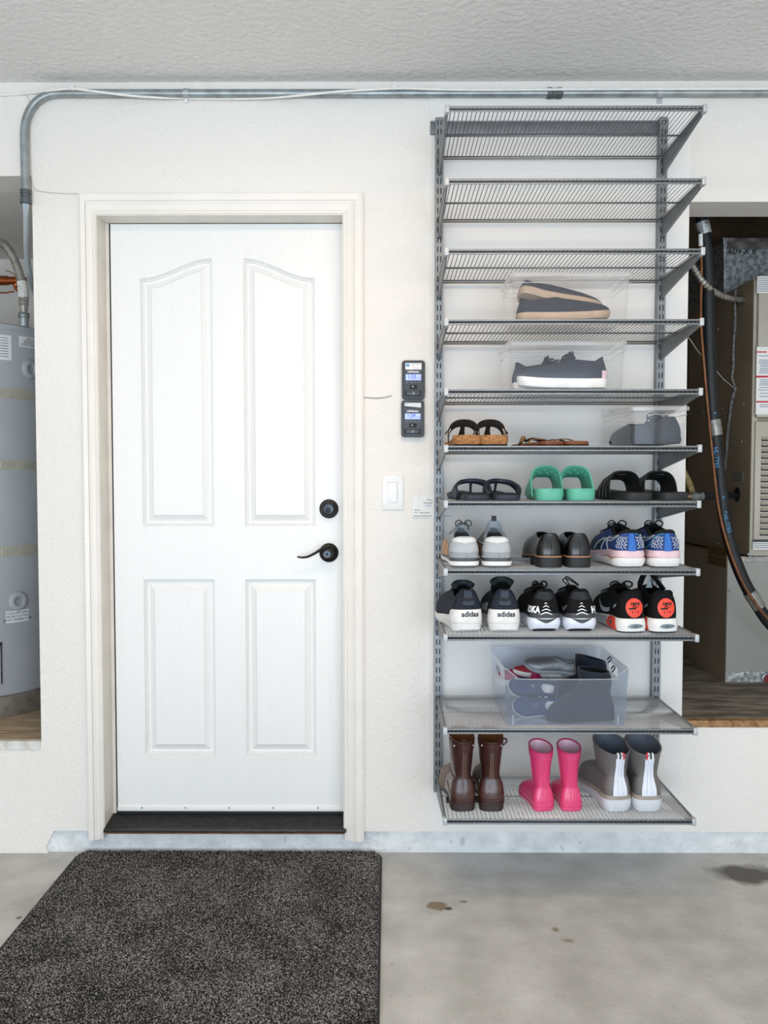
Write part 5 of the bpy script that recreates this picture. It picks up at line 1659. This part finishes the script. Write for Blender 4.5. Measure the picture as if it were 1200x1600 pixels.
S_NAVY = mat("navy_foam_rubber", '#2a303d', .6, var=.06, vscale=30)
def flip_flop(px, mir, label, rz):
    s = Shoe("navy_flip_flop", label, "sandal", "pair of navy flip-flops", 6, px, 2.468, rz, mir=mir)
    f = Foot(.265, .100, .018, .05, .05, .05, mir=mir, toe_up=.008)
    s.part("sole", f.sole(lambda u: .0005 + f.spring(u), lambda u: .016 + f.spring(u), -.003, .001, .001), S_NAVY)
    s.part("footbed", f.sole(lambda u: .015 + f.spring(u), lambda u: .019 + f.spring(u) + .004 * math.exp(-((u - .35) / .2) ** 2), -.001, -.006), mat("navy_footbed", '#1d222c', .75))
    pts = catmull([(-.046, .070, .010), (-.053, .082, .030), (-.045, .105, .050), (-.018, .128, .058), (.008, .132, .057), (.034, .118, .050), (.050, .095, .032), (.046, .075, .010)], 4, False)
    n = len(pts)
    s.part("strap", MB().ribbon(pts, (0, 1, -.25), [.046 - .020 * math.sin(math.pi * i / (n - 1)) for i in range(n)], .0095), S_NAVY)
    s.part("toe_post", MB().tube(catmull([(-.010, .128, .056), (-.011, .136, .045), (-.012, .146, .016)], 4, False), [.0075, .0065, .0055, .005, .0045, .004, .004, .004, .0045], 10), S_NAVY)
flip_flop(748, True, "left navy flip-flop at the shelf's left end", 9)
flip_flop(794, False, "right navy flip-flop beside the teal slide sandal", 4)

S_TEAL = mat("teal_foam", '#5bb097', .5, var=.05, vscale=12)
def teal_slide(px, mir, label):
    s = Shoe("teal_slide", label, "sandal", "pair of teal slide sandals", 6, px, 2.466, -2, mir=mir)
    f = Foot(.262, .096, .034, .05, .05, .05, mir=mir, toe_up=.006)
    s.part("sole", f.sole(lambda u: .0005 + f.spring(u), lambda u: .036 + f.spring(u) - .010 * u, -.002, .002, .002, n=8), S_TEAL)
    s.part("footbed", f.sole(lambda u: .033 - .010 * u + f.spring(u), lambda u: .0365 - .010 * u + f.spring(u), -.006, -.008), mat("deep_teal_footbed", '#3fa088', .6))
    a = arch_pts(.045, .076, .145, .012, 22, lean=.0, pw=.62)
    n = len(a)
    wd = [.082 + .095 * (abs(i / (n - 1) - .5) * 2) ** 2.6 for i in range(n)]
    st = MB().ribbon(a, (0, 1, -.42), wd, .0085)
    s.part("strap", st, S_TEAL)
    for (x, y, z) in ((-.022, .120, .0870), (.0, .118, .0920), (.022, .120, .0870), (-.011, .140, .0830), (.012, .140, .0830), (.034, .122, .0780), (-.033, .122, .0780)):
        M_ = Matrix.Translation((x, y, z)) @ Matrix.Rotation(x * 16, 4, 'Y')
        s.part("vent_hole", MB().lathe([(.0001, -.0012), (.0032, -.0012), (.0032, .0006)], (0, 0, 0), 'Z', 10, caps=False).xf(M_), mat("pale_teal_hole", '#8fd0bf', .5))
    s.part("heel_lettering", Project(MB().add([((-p.x if s.mir else p.x), p.y, p.z) for p in f.sole(lambda u: .0005, lambda u: .036 - .010 * u, -.002, .002, .002).v], f.sole(lambda u: .0005, lambda u: .036, -.002, .002, .002).f)).text("HEAD", .009, .010, .029, 'heel', .01, 1.3), mat("teal_relief", '#4aa88d', .5), text=True, smooth=False, fix=False)
teal_slide(860.5, True, "left teal foam slide sandal")
teal_slide(909.5, False, "right teal foam slide sandal")

S_BLK = mat("black_slide_foam", '#141516', .55, var=.08, vscale=30, spec=.4)
def black_slide(px, mir, label, rz):
    s = Shoe("black_slide", label, "sandal", "pair of black slide sandals", 6, px, 2.468, rz, mir=mir)
    f = Foot(.27, .104, .024, .05, .05, .05, mir=mir, toe_up=.006)
    s.part("sole", f.sole(lambda u: .0005 + f.spring(u), lambda u: .023 + f.spring(u), -.003, .001, .001), mat("dark_grey_slide_sole", '#26292b', .65, var=.06))
    s.part("footbed", f.sole(lambda u: .022 + f.spring(u), lambda u: .026 + f.spring(u), -.001, -.005), S_BLK)
    a = arch_pts(.052, .068, .15, .008, 22, pw=.62)
    n = len(a)
    s.part("strap", MB().ribbon(a, (0, 1, -.38), [.070 + .03 * (abs(i / (n - 1) - .5) * 2) ** 2 for i in range(n)], .007), S_BLK)
    for k in range(3):
        s.part("strap_rib", MB().tube([(p[0] * 1.07, p[1] - .024 + k * .022, p[2] + (.004 - (-.024 + k * .022) * .36) * math.sin(math.pi * i / (n - 1))) for i, p in enumerate(a)], .0022, 6), mat("grey_rib", '#3a3b3a', .5))
    s.part("inner_label", MB().box(-.005, .018, .118, .132, .0780, .0790), mat("grey_inner_print", '#55585a', .6), smooth=False)
black_slide(1003, True, "left black slide sandal with ribbed strap", 11)
black_slide(1058, False, "right black slide sandal overhanging the shelf end", 9)

# ------------------------------------------------------------------ boots on the lowest shelf
B_BROWN = mat("burgundy_brown_leather", '#4a2722', .32, vscale=14, color2='#331a17', coat=.25, bump=.25, bscale=60)
B_TAN = mat("faded_taupe_toe_leather", '#6d5747', .5, vscale=14, color2='#5a4538')
B_BROWNIN = mat("tan_boot_lining", '#7a4d22', .8, var=.12, vscale=20)
B_HEEL = mat("dark_stacked_heel", '#33241f', .5, vscale=60, stretch=(1, 1, 14), color2='#251914')
def brown_boot(px, mir, label, rz, loop_in):
    s = Shoe("brown_boot", label, "boot", "pair of brown leather boots", 10, px, 2.486, rz, mir=mir)
    f = Foot(.255, .092, .028, .105, .100, .112, cw=1.0, mir=mir, zs_toe=.014, toe_up=.008, cf=1.12, toe=.55,
             shaft=[(.150, .055, .052, .034, .0), (.190, .052, .052, .037, .004), (.222, .050, .052, .039, .012)])
    s.part("upper", f.upper(), B_BROWN)
    s.part("lining", f.lining(.003, .55), B_BROWNIN)
    s.part("rim", f.collar(.0022), B_BROWN)
    s.part("toe_cap", f.patch(17, 47, .0, .52, .0008, 30, 8), B_TAN)
    s.part("welt", f.sole(lambda u: f.ztop(u) - .004, lambda u: f.ztop(u), .002, .002), B_HEEL)
    s.part("sole", f.sole(lambda u: f.ztop(u) - .010, lambda u: f.ztop(u) - .004, .0, .002), B_HEEL)
    hl = f.ring(.0008, lambda u: 0.0); lo = []
    for z in (0.0, .003, .020):
        lo.append([Vector((p.x * (.93 + .07 * z / .02), min(p.y + (.02 - z) * .1 if p.y < .02 else p.y, .072), z)) for p in hl])
    s.part("heel_block", MB().rings(lo, True, True, True), B_HEEL)
    jt = 1.0
    s.part("top_band", f.patch(-15, 15, lambda u: .84 - .03 * math.cos((u - .5) * 6), .965, .0022, 24), B_BROWN)
    s.part("back_strip", f.patch(-1.6, 1.6, .46, .86, .002), mat("worn_brown_seam", '#5d4034', .45))
    s.part("heel_strip", f.patch(-1.5, 1.5, .06, .45, .002), B_BROWN)
    for a in (-1.8, 0.0, 1.8):
        s.part("seam", f.line([(a, .46), (a, .86)], .0007, .0024), B_HEEL)
    s.part("ankle_strap", f.patch(-14, 14, lambda u: .40 + .03 * math.cos((u - .5) * 5), lambda u: .455 + .03 * math.cos((u - .5) * 5), .002, 24), B_BROWN)
    s.part("counter_seam", f.line([(-15, .16), (-9, .10), (0, .07), (9, .10), (15, .16)], .0009, .0008), mat("worn_brown_seam", '#5d4034', .45))
    for i, t in ((-9, .27), (9, .27), (-8.5, .90), (8.5, .90)):
        q = f.S(i, t, .002); n = (f.S(i, t, .004) - f.S(i, t, .0)).normalized()
        s.part("stud", MB().tube([q, q + n * .002], [.0042, .0030], 8), mat("pale_brass_stud", '#c9bfa8', .3, metal=.7))
    if loop_in:
        s.part("pull_loop", MB().tube(catmull([(-.008, .004, .196), (-.007, .004, .212), (0, .006, .218), (.007, .004, .212), (.008, .002, .198)], 4, False), .0028, 8), B_BROWN)
    else:
        s.part("pull_loop", MB().tube(catmull([(.036, .03, .196), (.046, .03, .204), (.046, .03, .214), (.037, .032, .215)], 4, False), .003, 8), B_BROWN)
brown_boot(727.5, True, "left brown leather boot with faded toe", 6, True)
brown_boot(771, False, "right brown leather boot with strap loop at the side", -1, False)

B_PINK = mat("hot_pink_rubber", '#e2447a', .3, var=.04, vscale=8, coat=.35)
B_PINKIN = mat("pale_pink_lining", '#dcb6c6', .75, var=.05)
def pink_boot(px, mir, label, rz):
    s = Shoe("pink_rain_boot", label, "boot", "pair of small pink rain boots", 10, px, 2.486, rz, mir=mir)
    f = Foot(.168, .076, .012, .075, .072, .078, cw=1.02, mir=mir, toe_up=.004, cf=1.1, toe=.55,
             shaft=[(.115, .040, .036, .0275, .0), (.150, .041, .039, .032, .003), (.188, .042, .043, .0365, .010)])
    s.part("upper", f.upper(), B_PINK); s.part("lining", f.lining(.0025, .6), B_PINKIN)
    s.part("rim", f.collar(.0026), mat("dark_pink_rim", '#b03263', .35))
    s.part("sole", f.sole(lambda u: .0005 + f.spring(u), lambda u: .013 + f.spring(u), -.002, .0025, .001), B_PINK)
    s.part("top_band", f.patch(0, 63.99, .89, .95, .0016, 48, 2), B_PINK)
    s.part("foxing", f.patch(0, 63.99, .03, .09, .0014, 48, 2), B_PINK)
    for a in (-2.6, -1.0, 1.0, 2.6):
        s.part("back_rib", f.line([(a, .08), (a, .45), (a, .88)], .0009, .0006), B_PINK)
    for a in (16, 48):
        s.part("side_rib", f.line([(a, .30), (a, .88)], .0009, .0006), B_PINK)
pink_boot(855.5, True, "left small hot pink rain boot", 10)
pink_boot(898.5, False, "right small hot pink rain boot", 4)

B_GREY = mat("taupe_grey_rubber", '#6c6867', .5, var=.04, vscale=10)
B_GREYIN = mat("slate_boot_lining", '#565e6b', .8, var=.08)
B_SPECK = mat("speckled_pale_sole", '#d6d9dd', .6, vscale=420, color2='#c2c7cc')
def grey_boot(px, mir, label, rz):
    s = Shoe("grey_rain_boot", label, "boot", "pair of grey rain boots", 10, px, 2.482, rz, mir=mir)
    f = Foot(.262, .097, .046, .110, .105, .118, cw=1.22, mir=mir, zs_toe=.032, toe_up=.014, cf=1.12, toe=.62,
             shaft=[(.140, .066, .062, .046, .0), (.165, .066, .066, .050, .006), (.190, .066, .070, .0535, .016)])
    s.part("upper", f.upper(), B_GREY); s.part("lining", f.lining(.003, .6), B_GREYIN); s.part("rim", f.collar(.003), B_GREY)
    s.part("outsole", f.sole(lambda u: .0005 + f.spring(u), lambda u: .005 + f.spring(u), -.006, -.002), B_SPECK)
    s.part("sole", f.sole(lambda u: .004 + f.spring(u), lambda u: f.ztop(u) - .006, -.002, .004, .003), B_SPECK)
    s.part("foxing", f.sole(lambda u: f.ztop(u) - .006, lambda u: f.ztop(u) + .006, .0042, .0022), mat("beige_grey_foxing", '#9c9289', .55))
    s.part("back_stripe", f.patch(-2.7, 2.7, .03, .90, .0026, 6, 20), mat("pale_blue_white_stripe", '#dde3ee', .5, var=.02))
    for a in (-.9, .9):
        s.part("stripe_seam", f.line([(a, .05), (a, .5), (a, .88)], .0007, .0028), mat("stripe_seam_grey", '#bcc3d0', .5))
    s.part("side_seam", f.line([(46, .06), (49, .24), (53, .36), (57, .40)], .0012, .0006), mat("dark_seam", '#4f4c4b', .5))
    for k, (c_, nm) in enumerate((('#d6283f', "red"), ('#f0f0f2', "white"), ('#22242c', "black"), ('#f0f0f2', "white"))):
        x = -.009 + k * .0058
        pts = [(x, .0, .158), (x, -.004, .172), (x, .001, .182), (x + .001, .006, .176), (x, .006, .162)]
        s.part("pull_tab_stripe", MB().ribbon(catmull(pts, 4, False), (1, 0, 0), .0056, .0016), mat("tab_" + nm, c_, .6))
grey_boot(974, True, "left grey rain boot with white back stripe", 9)
grey_boot(1020, False, "right grey rain boot with white back stripe", 1)

# ------------------------------------------------------------------ plain shoes that lie in the boxes and the bin
def plain_shoe(name, label, cat, group, loc, rot, L, Wd, up_m, sole_m, zs=.024, zh=.075, zt=.085, lace_m=None, strap=None, mir=False, heel_m=None, lin=None, base=None):
    s = Shoe(name, label, cat, group, loc=loc, rot=rot, mir=mir)
    f = Foot(L, Wd, zs, zh, zh * .85, zt, mir=mir, toe_up=.010, cf=1.25 if strap else 1.0)
    s.part("upper", f.upper(), up_m); s.part("lining", f.lining(.004, .7), lin or F_LINING); s.part("collar", f.collar(.003), up_m)
    s.part("sole", f.sole(lambda u: .0005 + f.spring(u), lambda u: f.ztop(u) + .001, -.001, .002, .002), sole_m)
    if heel_m: s.part("heel_patch", f.patch(-7, 7, .0, .28, .002), heel_m)
    if lace_m:
        s.part("tongue", f.tongue(zt + .022, .024, .54, .42, .006), up_m)
        s.part("laces", f.laces(4, 6, .65, .96), lace_m)
        s.part("lace_bow", bow(0, .42 * L, zt + .012, .03, .0024), lace_m)
    if strap:
        s.part("strap", MB().ribbon(catmull([f.S(15, .5, .001), f.S(16, .85, .003), (Wd * .12, L * .40, zt + .002), (-Wd * .12, L * .40, zt + .002), f.S(48, .85, .003), f.S(49, .5, .001)], 4, False), (0, 1, 0), .022, .003), up_m)
        s.part("strap_label", MB().box(Wd * .36, Wd * .46, L * .30, L * .36, zt * .62, zt * .70), M_PAPER, smooth=False)
    return s

# ------------------------------------------------------------------ lidded clear boxes
P_CLEAR = clear_mat("clear_polypropylene", '#ffffff', .07, .06, '#f2f6fd', 1.35, .5)
P_LID = clear_mat("milky_lid_plastic", '#ffffff', .34, .10, '#fbfcff', 1.4, .5)
P_MILK = clear_mat("milky_bin_plastic", '#f8fbff', .11, .12, '#e6eefb', 1.3, .5)
def clear_box(shelf, x0, x1, y0, y1, h, label):
    z = SHELF_Z[shelf] + .0012
    t = thing("clear_shoe_box", label, "storage box", ((x0 + x1) / 2, (y0 + y1) / 2, z), 0, "clear lidded shoe boxes")
    def rr_(i, zz, r=.018): return [(a, b_, zz) for a, b_ in rrect(x0 + i, x1 - i, y0 + i, y1 - i, max(.004, r - i * .4), 5)]
    th = .0014
    loops = [rr_(.016, z), rr_(.010, z + .004), rr_(.006, z + h * .78), rr_(.0045, z + h * .79), rr_(.004, z + h - .008)]
    n = len(loops[0])
    mb = MB().rings(loops)
    mb.f.append(tuple(range(n - 1, -1, -1)))
    mb.build("box_body", P_CLEAR, t)
    lid = [rr_(.003, z + h - .013), rr_(-.002, z + h - .013), rr_(-.003, z + h - .004), rr_(.0, z + h), rr_(.012, z + h + .0005), rr_(.016, z + h - .002)]
    mb = MB().rings(lid)
    o = len(lid) - 1
    mb.f.append(tuple(o * n + k for k in range(n)))
    mb.build("lid", P_LID, t)
    MB().tube(rr_(.0035, z + h * .785), .0013, 6, closed=True).build("body_ridge", P_LID, t)
    # pressed label recess on the front
    w = x1 - x0
    return t, z
bx0 = spot(796, 2.46); bx1 = spot(983, 2.46)
_, z1b = clear_box(3, bx0, bx1, 2.455, 2.67, .139, "clear box with beige-soled navy shoes, topmost of the clear boxes")
cx0 = spot(792, 2.46); cx1 = spot(977, 2.46)
_, z2b = clear_box(4, cx0, cx1, 2.455, 2.67, .142, "clear box with white-soled navy sneakers, middle of the clear boxes")
dx0 = spot(981, 2.46); dx1 = spot(1074, 2.46)
_, z3b = clear_box(5, dx0, dx1, 2.450, 2.785, .116, "small clear box at the shelf's right end holding slate shoes")
I_NAVY = mat("inner_navy_fabric", '#161e2e', .8, var=.12, vscale=80)
I_BEIGE = mat("beige_rubber_sole", '#b59d86', .6, var=.06)
plain_shoe("boxed_navy_shoe", "navy shoe lying flat at the bottom of the topmost clear box", "shoe", None,
           (bx0 + .028, 2.525, z1b + .007), (0, 0, -92), .275, .098, I_NAVY, I_BEIGE, .020, .066, .070)
plain_shoe("boxed_navy_shoe", "navy shoe tipped over the other inside the topmost clear box", "shoe", None,
           (bx0 + .036, 2.560, z1b + .088), (-16, 13, -88), .255, .092, I_NAVY, I_BEIGE, .022, .052, .056, mir=True)
I_NAVY2 = mat("inner_slate_blue_fabric", '#1b2638', .8, var=.12, vscale=80)
plain_shoe("boxed_sneaker", "white-soled navy sneaker with toe left in the middle clear box", "shoe", None,
           (spot(945, 2.50), 2.515, z2b + .007), (0, 0, 91), .262, .096, I_NAVY2, F_WHITE, .026, .092, .086, lace_m=I_NAVY2, heel_m=F_PINKS)
plain_shoe("boxed_sneaker", "white-soled navy sneaker behind, toe right, in the middle clear box", "shoe", None,
           (spot(800, 2.60), 2.605, z2b + .007), (0, 0, -90), .262, .094, I_NAVY2, F_WHITE, .026, .088, .086, lace_m=I_NAVY2, mir=True)
I_SLATE = mat("inner_slate_fabric", '#2c3543', .8, var=.12, vscale=80)
plain_shoe("boxed_slate_shoe", "laced slate shoe at right inside the small clear box", "shoe", None,
           (spot(1046, 2.49), 2.485, z3b + .007), (0, 0, 6), .262, .090, I_SLATE, I_SLATE, .018, .078, .074, lace_m=I_SLATE)
plain_shoe("boxed_slate_shoe", "low slate shoe at left inside the small clear box", "shoe", None,
           (spot(1004, 2.50), 2.50, z3b + .007), (0, 0, 2), .26, .080, I_SLATE, I_SLATE, .016, .058, .066, mir=True)

# ------------------------------------------------------------------ open bin
zb_ = SHELF_Z[9] + .0012
qx0, qx1 = spot(789, 2.465), spot(985, 2.465)
qy0, qy1, qh = 2.462, 2.786, .172
bn = thing("clear_bin", "open milky plastic bin full of children's shoes with cut-out handles", "bin", ((qx0 + qx1) / 2, (qy0 + qy1) / 2, zb_))
tp = .010     # taper
def bx(a, y, z):      # inset with height
    k = tp * (1 - (z - zb_) / qh)
    return k
W2 = qx1 - qx0
dipz = zb_ + qh * .815
def front(a, b_, t):
    k = tp * (1 - (b_ - zb_) / qh)
    xm = (qx0 + qx1) / 2
    return (xm + (a - xm) * (1 - 2 * k / W2), qy0 + k * .6 + t, b_)
xa, xb = qx0 + .033, qx1 - .035
curve_l = [(qx0, zb_ + qh), (qx0 + .006, zb_ + qh - .001), (qx0 + .018, zb_ + qh - .010), (xa + .004, dipz + .006), (xa + .02, dipz)]
curve_r = [(xb - .02, dipz), (xb - .004, dipz + .006), (qx1 - .018, zb_ + qh - .010), (qx1 - .006, zb_ + qh - .001), (qx1, zb_ + qh)]
MB().plate([(qx0, zb_), (qx1, zb_)] + curve_r[::-1] + curve_l[::-1], (), 0, .0016, front).build("front_panel", P_MILK, bn, smooth=False)
def backp(a, b_, t):
    x, y, z = front(a, b_, t); k = tp * (1 - (b_ - zb_) / qh)
    return (x, qy1 - k * .6 - t, z)
MB().plate([(qx0, zb_), (qx1, zb_), (qx1, zb_ + qh), (qx0, zb_ + qh)], (), 0, .0016, backp).build("back_panel", P_MILK, bn, smooth=False)
hole = [(a, b_) for a, b_ in rrect((qy0 + qy1) / 2 - .055, (qy0 + qy1) / 2 + .055, zb_ + qh - .052, zb_ + qh - .024, .013, 4)]
for sg, xs in ((1, qx0), (-1, qx1)):
    def sidep(a, b_, t, sg=sg, xs=xs):
        k = tp * (1 - (b_ - zb_) / qh)
        ym = (qy0 + qy1) / 2
        return (xs + sg * (k + t), ym + (a - ym) * (1 - 1.2 * k / (qy1 - qy0)), b_)
    MB().plate([(qy0, zb_), (qy1, zb_), (qy1, zb_ + qh), (qy0, zb_ + qh)], [hole], 0, .0016, sidep).build("side_panel", P_MILK, bn, smooth=False)
MB().box(qx0 + tp, qx1 - tp, qy0 + .006, qy1 - .006, zb_, zb_ + .0016).build("base", P_MILK, bn, smooth=False)
rim = [front(a, b_, -.0006) for a, b_ in curve_l + curve_r]
MB().tube([Vector(p) for p in catmull(rim, 3, False)], .0016, 6).build("front_rim", P_LID, bn)
MB().tube([(qx0, qy0, zb_ + qh), (qx0, qy1, zb_ + qh), (qx1, qy1, zb_ + qh), (qx1, qy0, zb_ + qh)], .0018, 6).build("upper_rim", P_LID, bn)
for x in (qx0 + .028, qx1 - .030):
    MB().box(x - .0015, x + .0015, qy0 + .002, qy0 + .006, zb_ + .002, zb_ + .032).build("foot_rib", P_LID, bn, smooth=False)

K_NAVY = mat("kids_navy_canvas", '#1c3359', .85, var=.1, vscale=120)
K_WHITE = mat("kids_white_rubber", '#e6e2da', .6, var=.04)
plain_shoe("mary_jane_shoe", "navy strap shoe in front, tipped forward in the open bin", "shoe", "navy strap shoes in the bin",
           (spot(884, 2.52), 2.535, zb_ + .030), (62, -16, 84), .150, .064, K_NAVY, K_WHITE, .014, .040, .042, strap=True, lin=K_WHITE)
plain_shoe("mary_jane_shoe", "navy strap shoe at back, above the other one in the open bin", "shoe", "navy strap shoes in the bin",
           (spot(872, 2.60), 2.60, zb_ + .062), (58, -6, 80), .150, .064, K_NAVY, K_WHITE, .014, .040, .042, strap=True, mir=True, lin=K_WHITE)
def suede_boot(loc, rot, label, mir):
    s = Shoe("black_suede_boot", label, "boot", "black suede boots in the bin", loc=loc, rot=rot, mir=mir)
    f = Foot(.205, .084, .016, .085, .080, .095, cw=1.1, mir=mir, cf=1.2, shaft=[(.115, .050, .050, .038, .004), (.138, .052, .050, .040, .006), (.152, .054, .048, .040, .008)])
    m_ = mat("black_suede", '#131c2e', .9, var=.2, vscale=60, sheen=.15)
    s.part("upper", f.upper(), m_); s.part("lining", f.lining(.003, .5), F_BLKLIN); s.part("rim", f.collar(.003), m_)
    s.part("sole", f.sole(lambda u: .0005, lambda u: .017, -.001, .0015), F_BLACKR)
    s.part("pull_loop", MB().tube(catmull([(0, -.002, .14), (0, -.012, .152), (0, -.008, .160), (0, 0, .150)], 4, False), .002, 6), m_)
suede_boot((spot(962, 2.53), 2.534, zb_ + .006), (3, -4, 92), "black suede boot at the right front of the open bin", False)
suede_boot((spot(950, 2.64), 2.650, zb_ + .006), (-4, 3, 88), "black suede boot behind the other in the open bin", True)
plain_shoe("pink_child_shoe", "pink child's shoe at the left of the open bin", "shoe", None,
           (qx0 + .150, 2.665, zb_ + .075), (-10, -4, 60), .155, .070, mat("raspberry_fabric", '#b5285c', .7, var=.1, vscale=60), K_WHITE, .018, .055, .058, lin=mat("raspberry_fabric", '#b5285c'))
plain_shoe("silver_child_shoe", "silver glitter shoe lying on top of the heap in the open bin", "shoe", None,
           (spot(900, 2.64), 2.645, zb_ + .118), (14, 6, 92), .165, .068, mat("silver_glitter", '#9a9da1', .35, metal=.6, vscale=320, color2='#6c7075', bump=.6, bscale=500), mat("silver_sole", '#8c9094', .5), .012, .040, .046, lin=F_LINING)
plain_shoe("red_child_shoe", "red shoe half buried under the silver one in the open bin", "shoe", None,
           (spot(880, 2.68), 2.70, zb_ + .092), (-8, 0, 96), .155, .066, mat("crimson_fabric", '#a11f33', .7, var=.1), K_WHITE, .014, .040, .046)
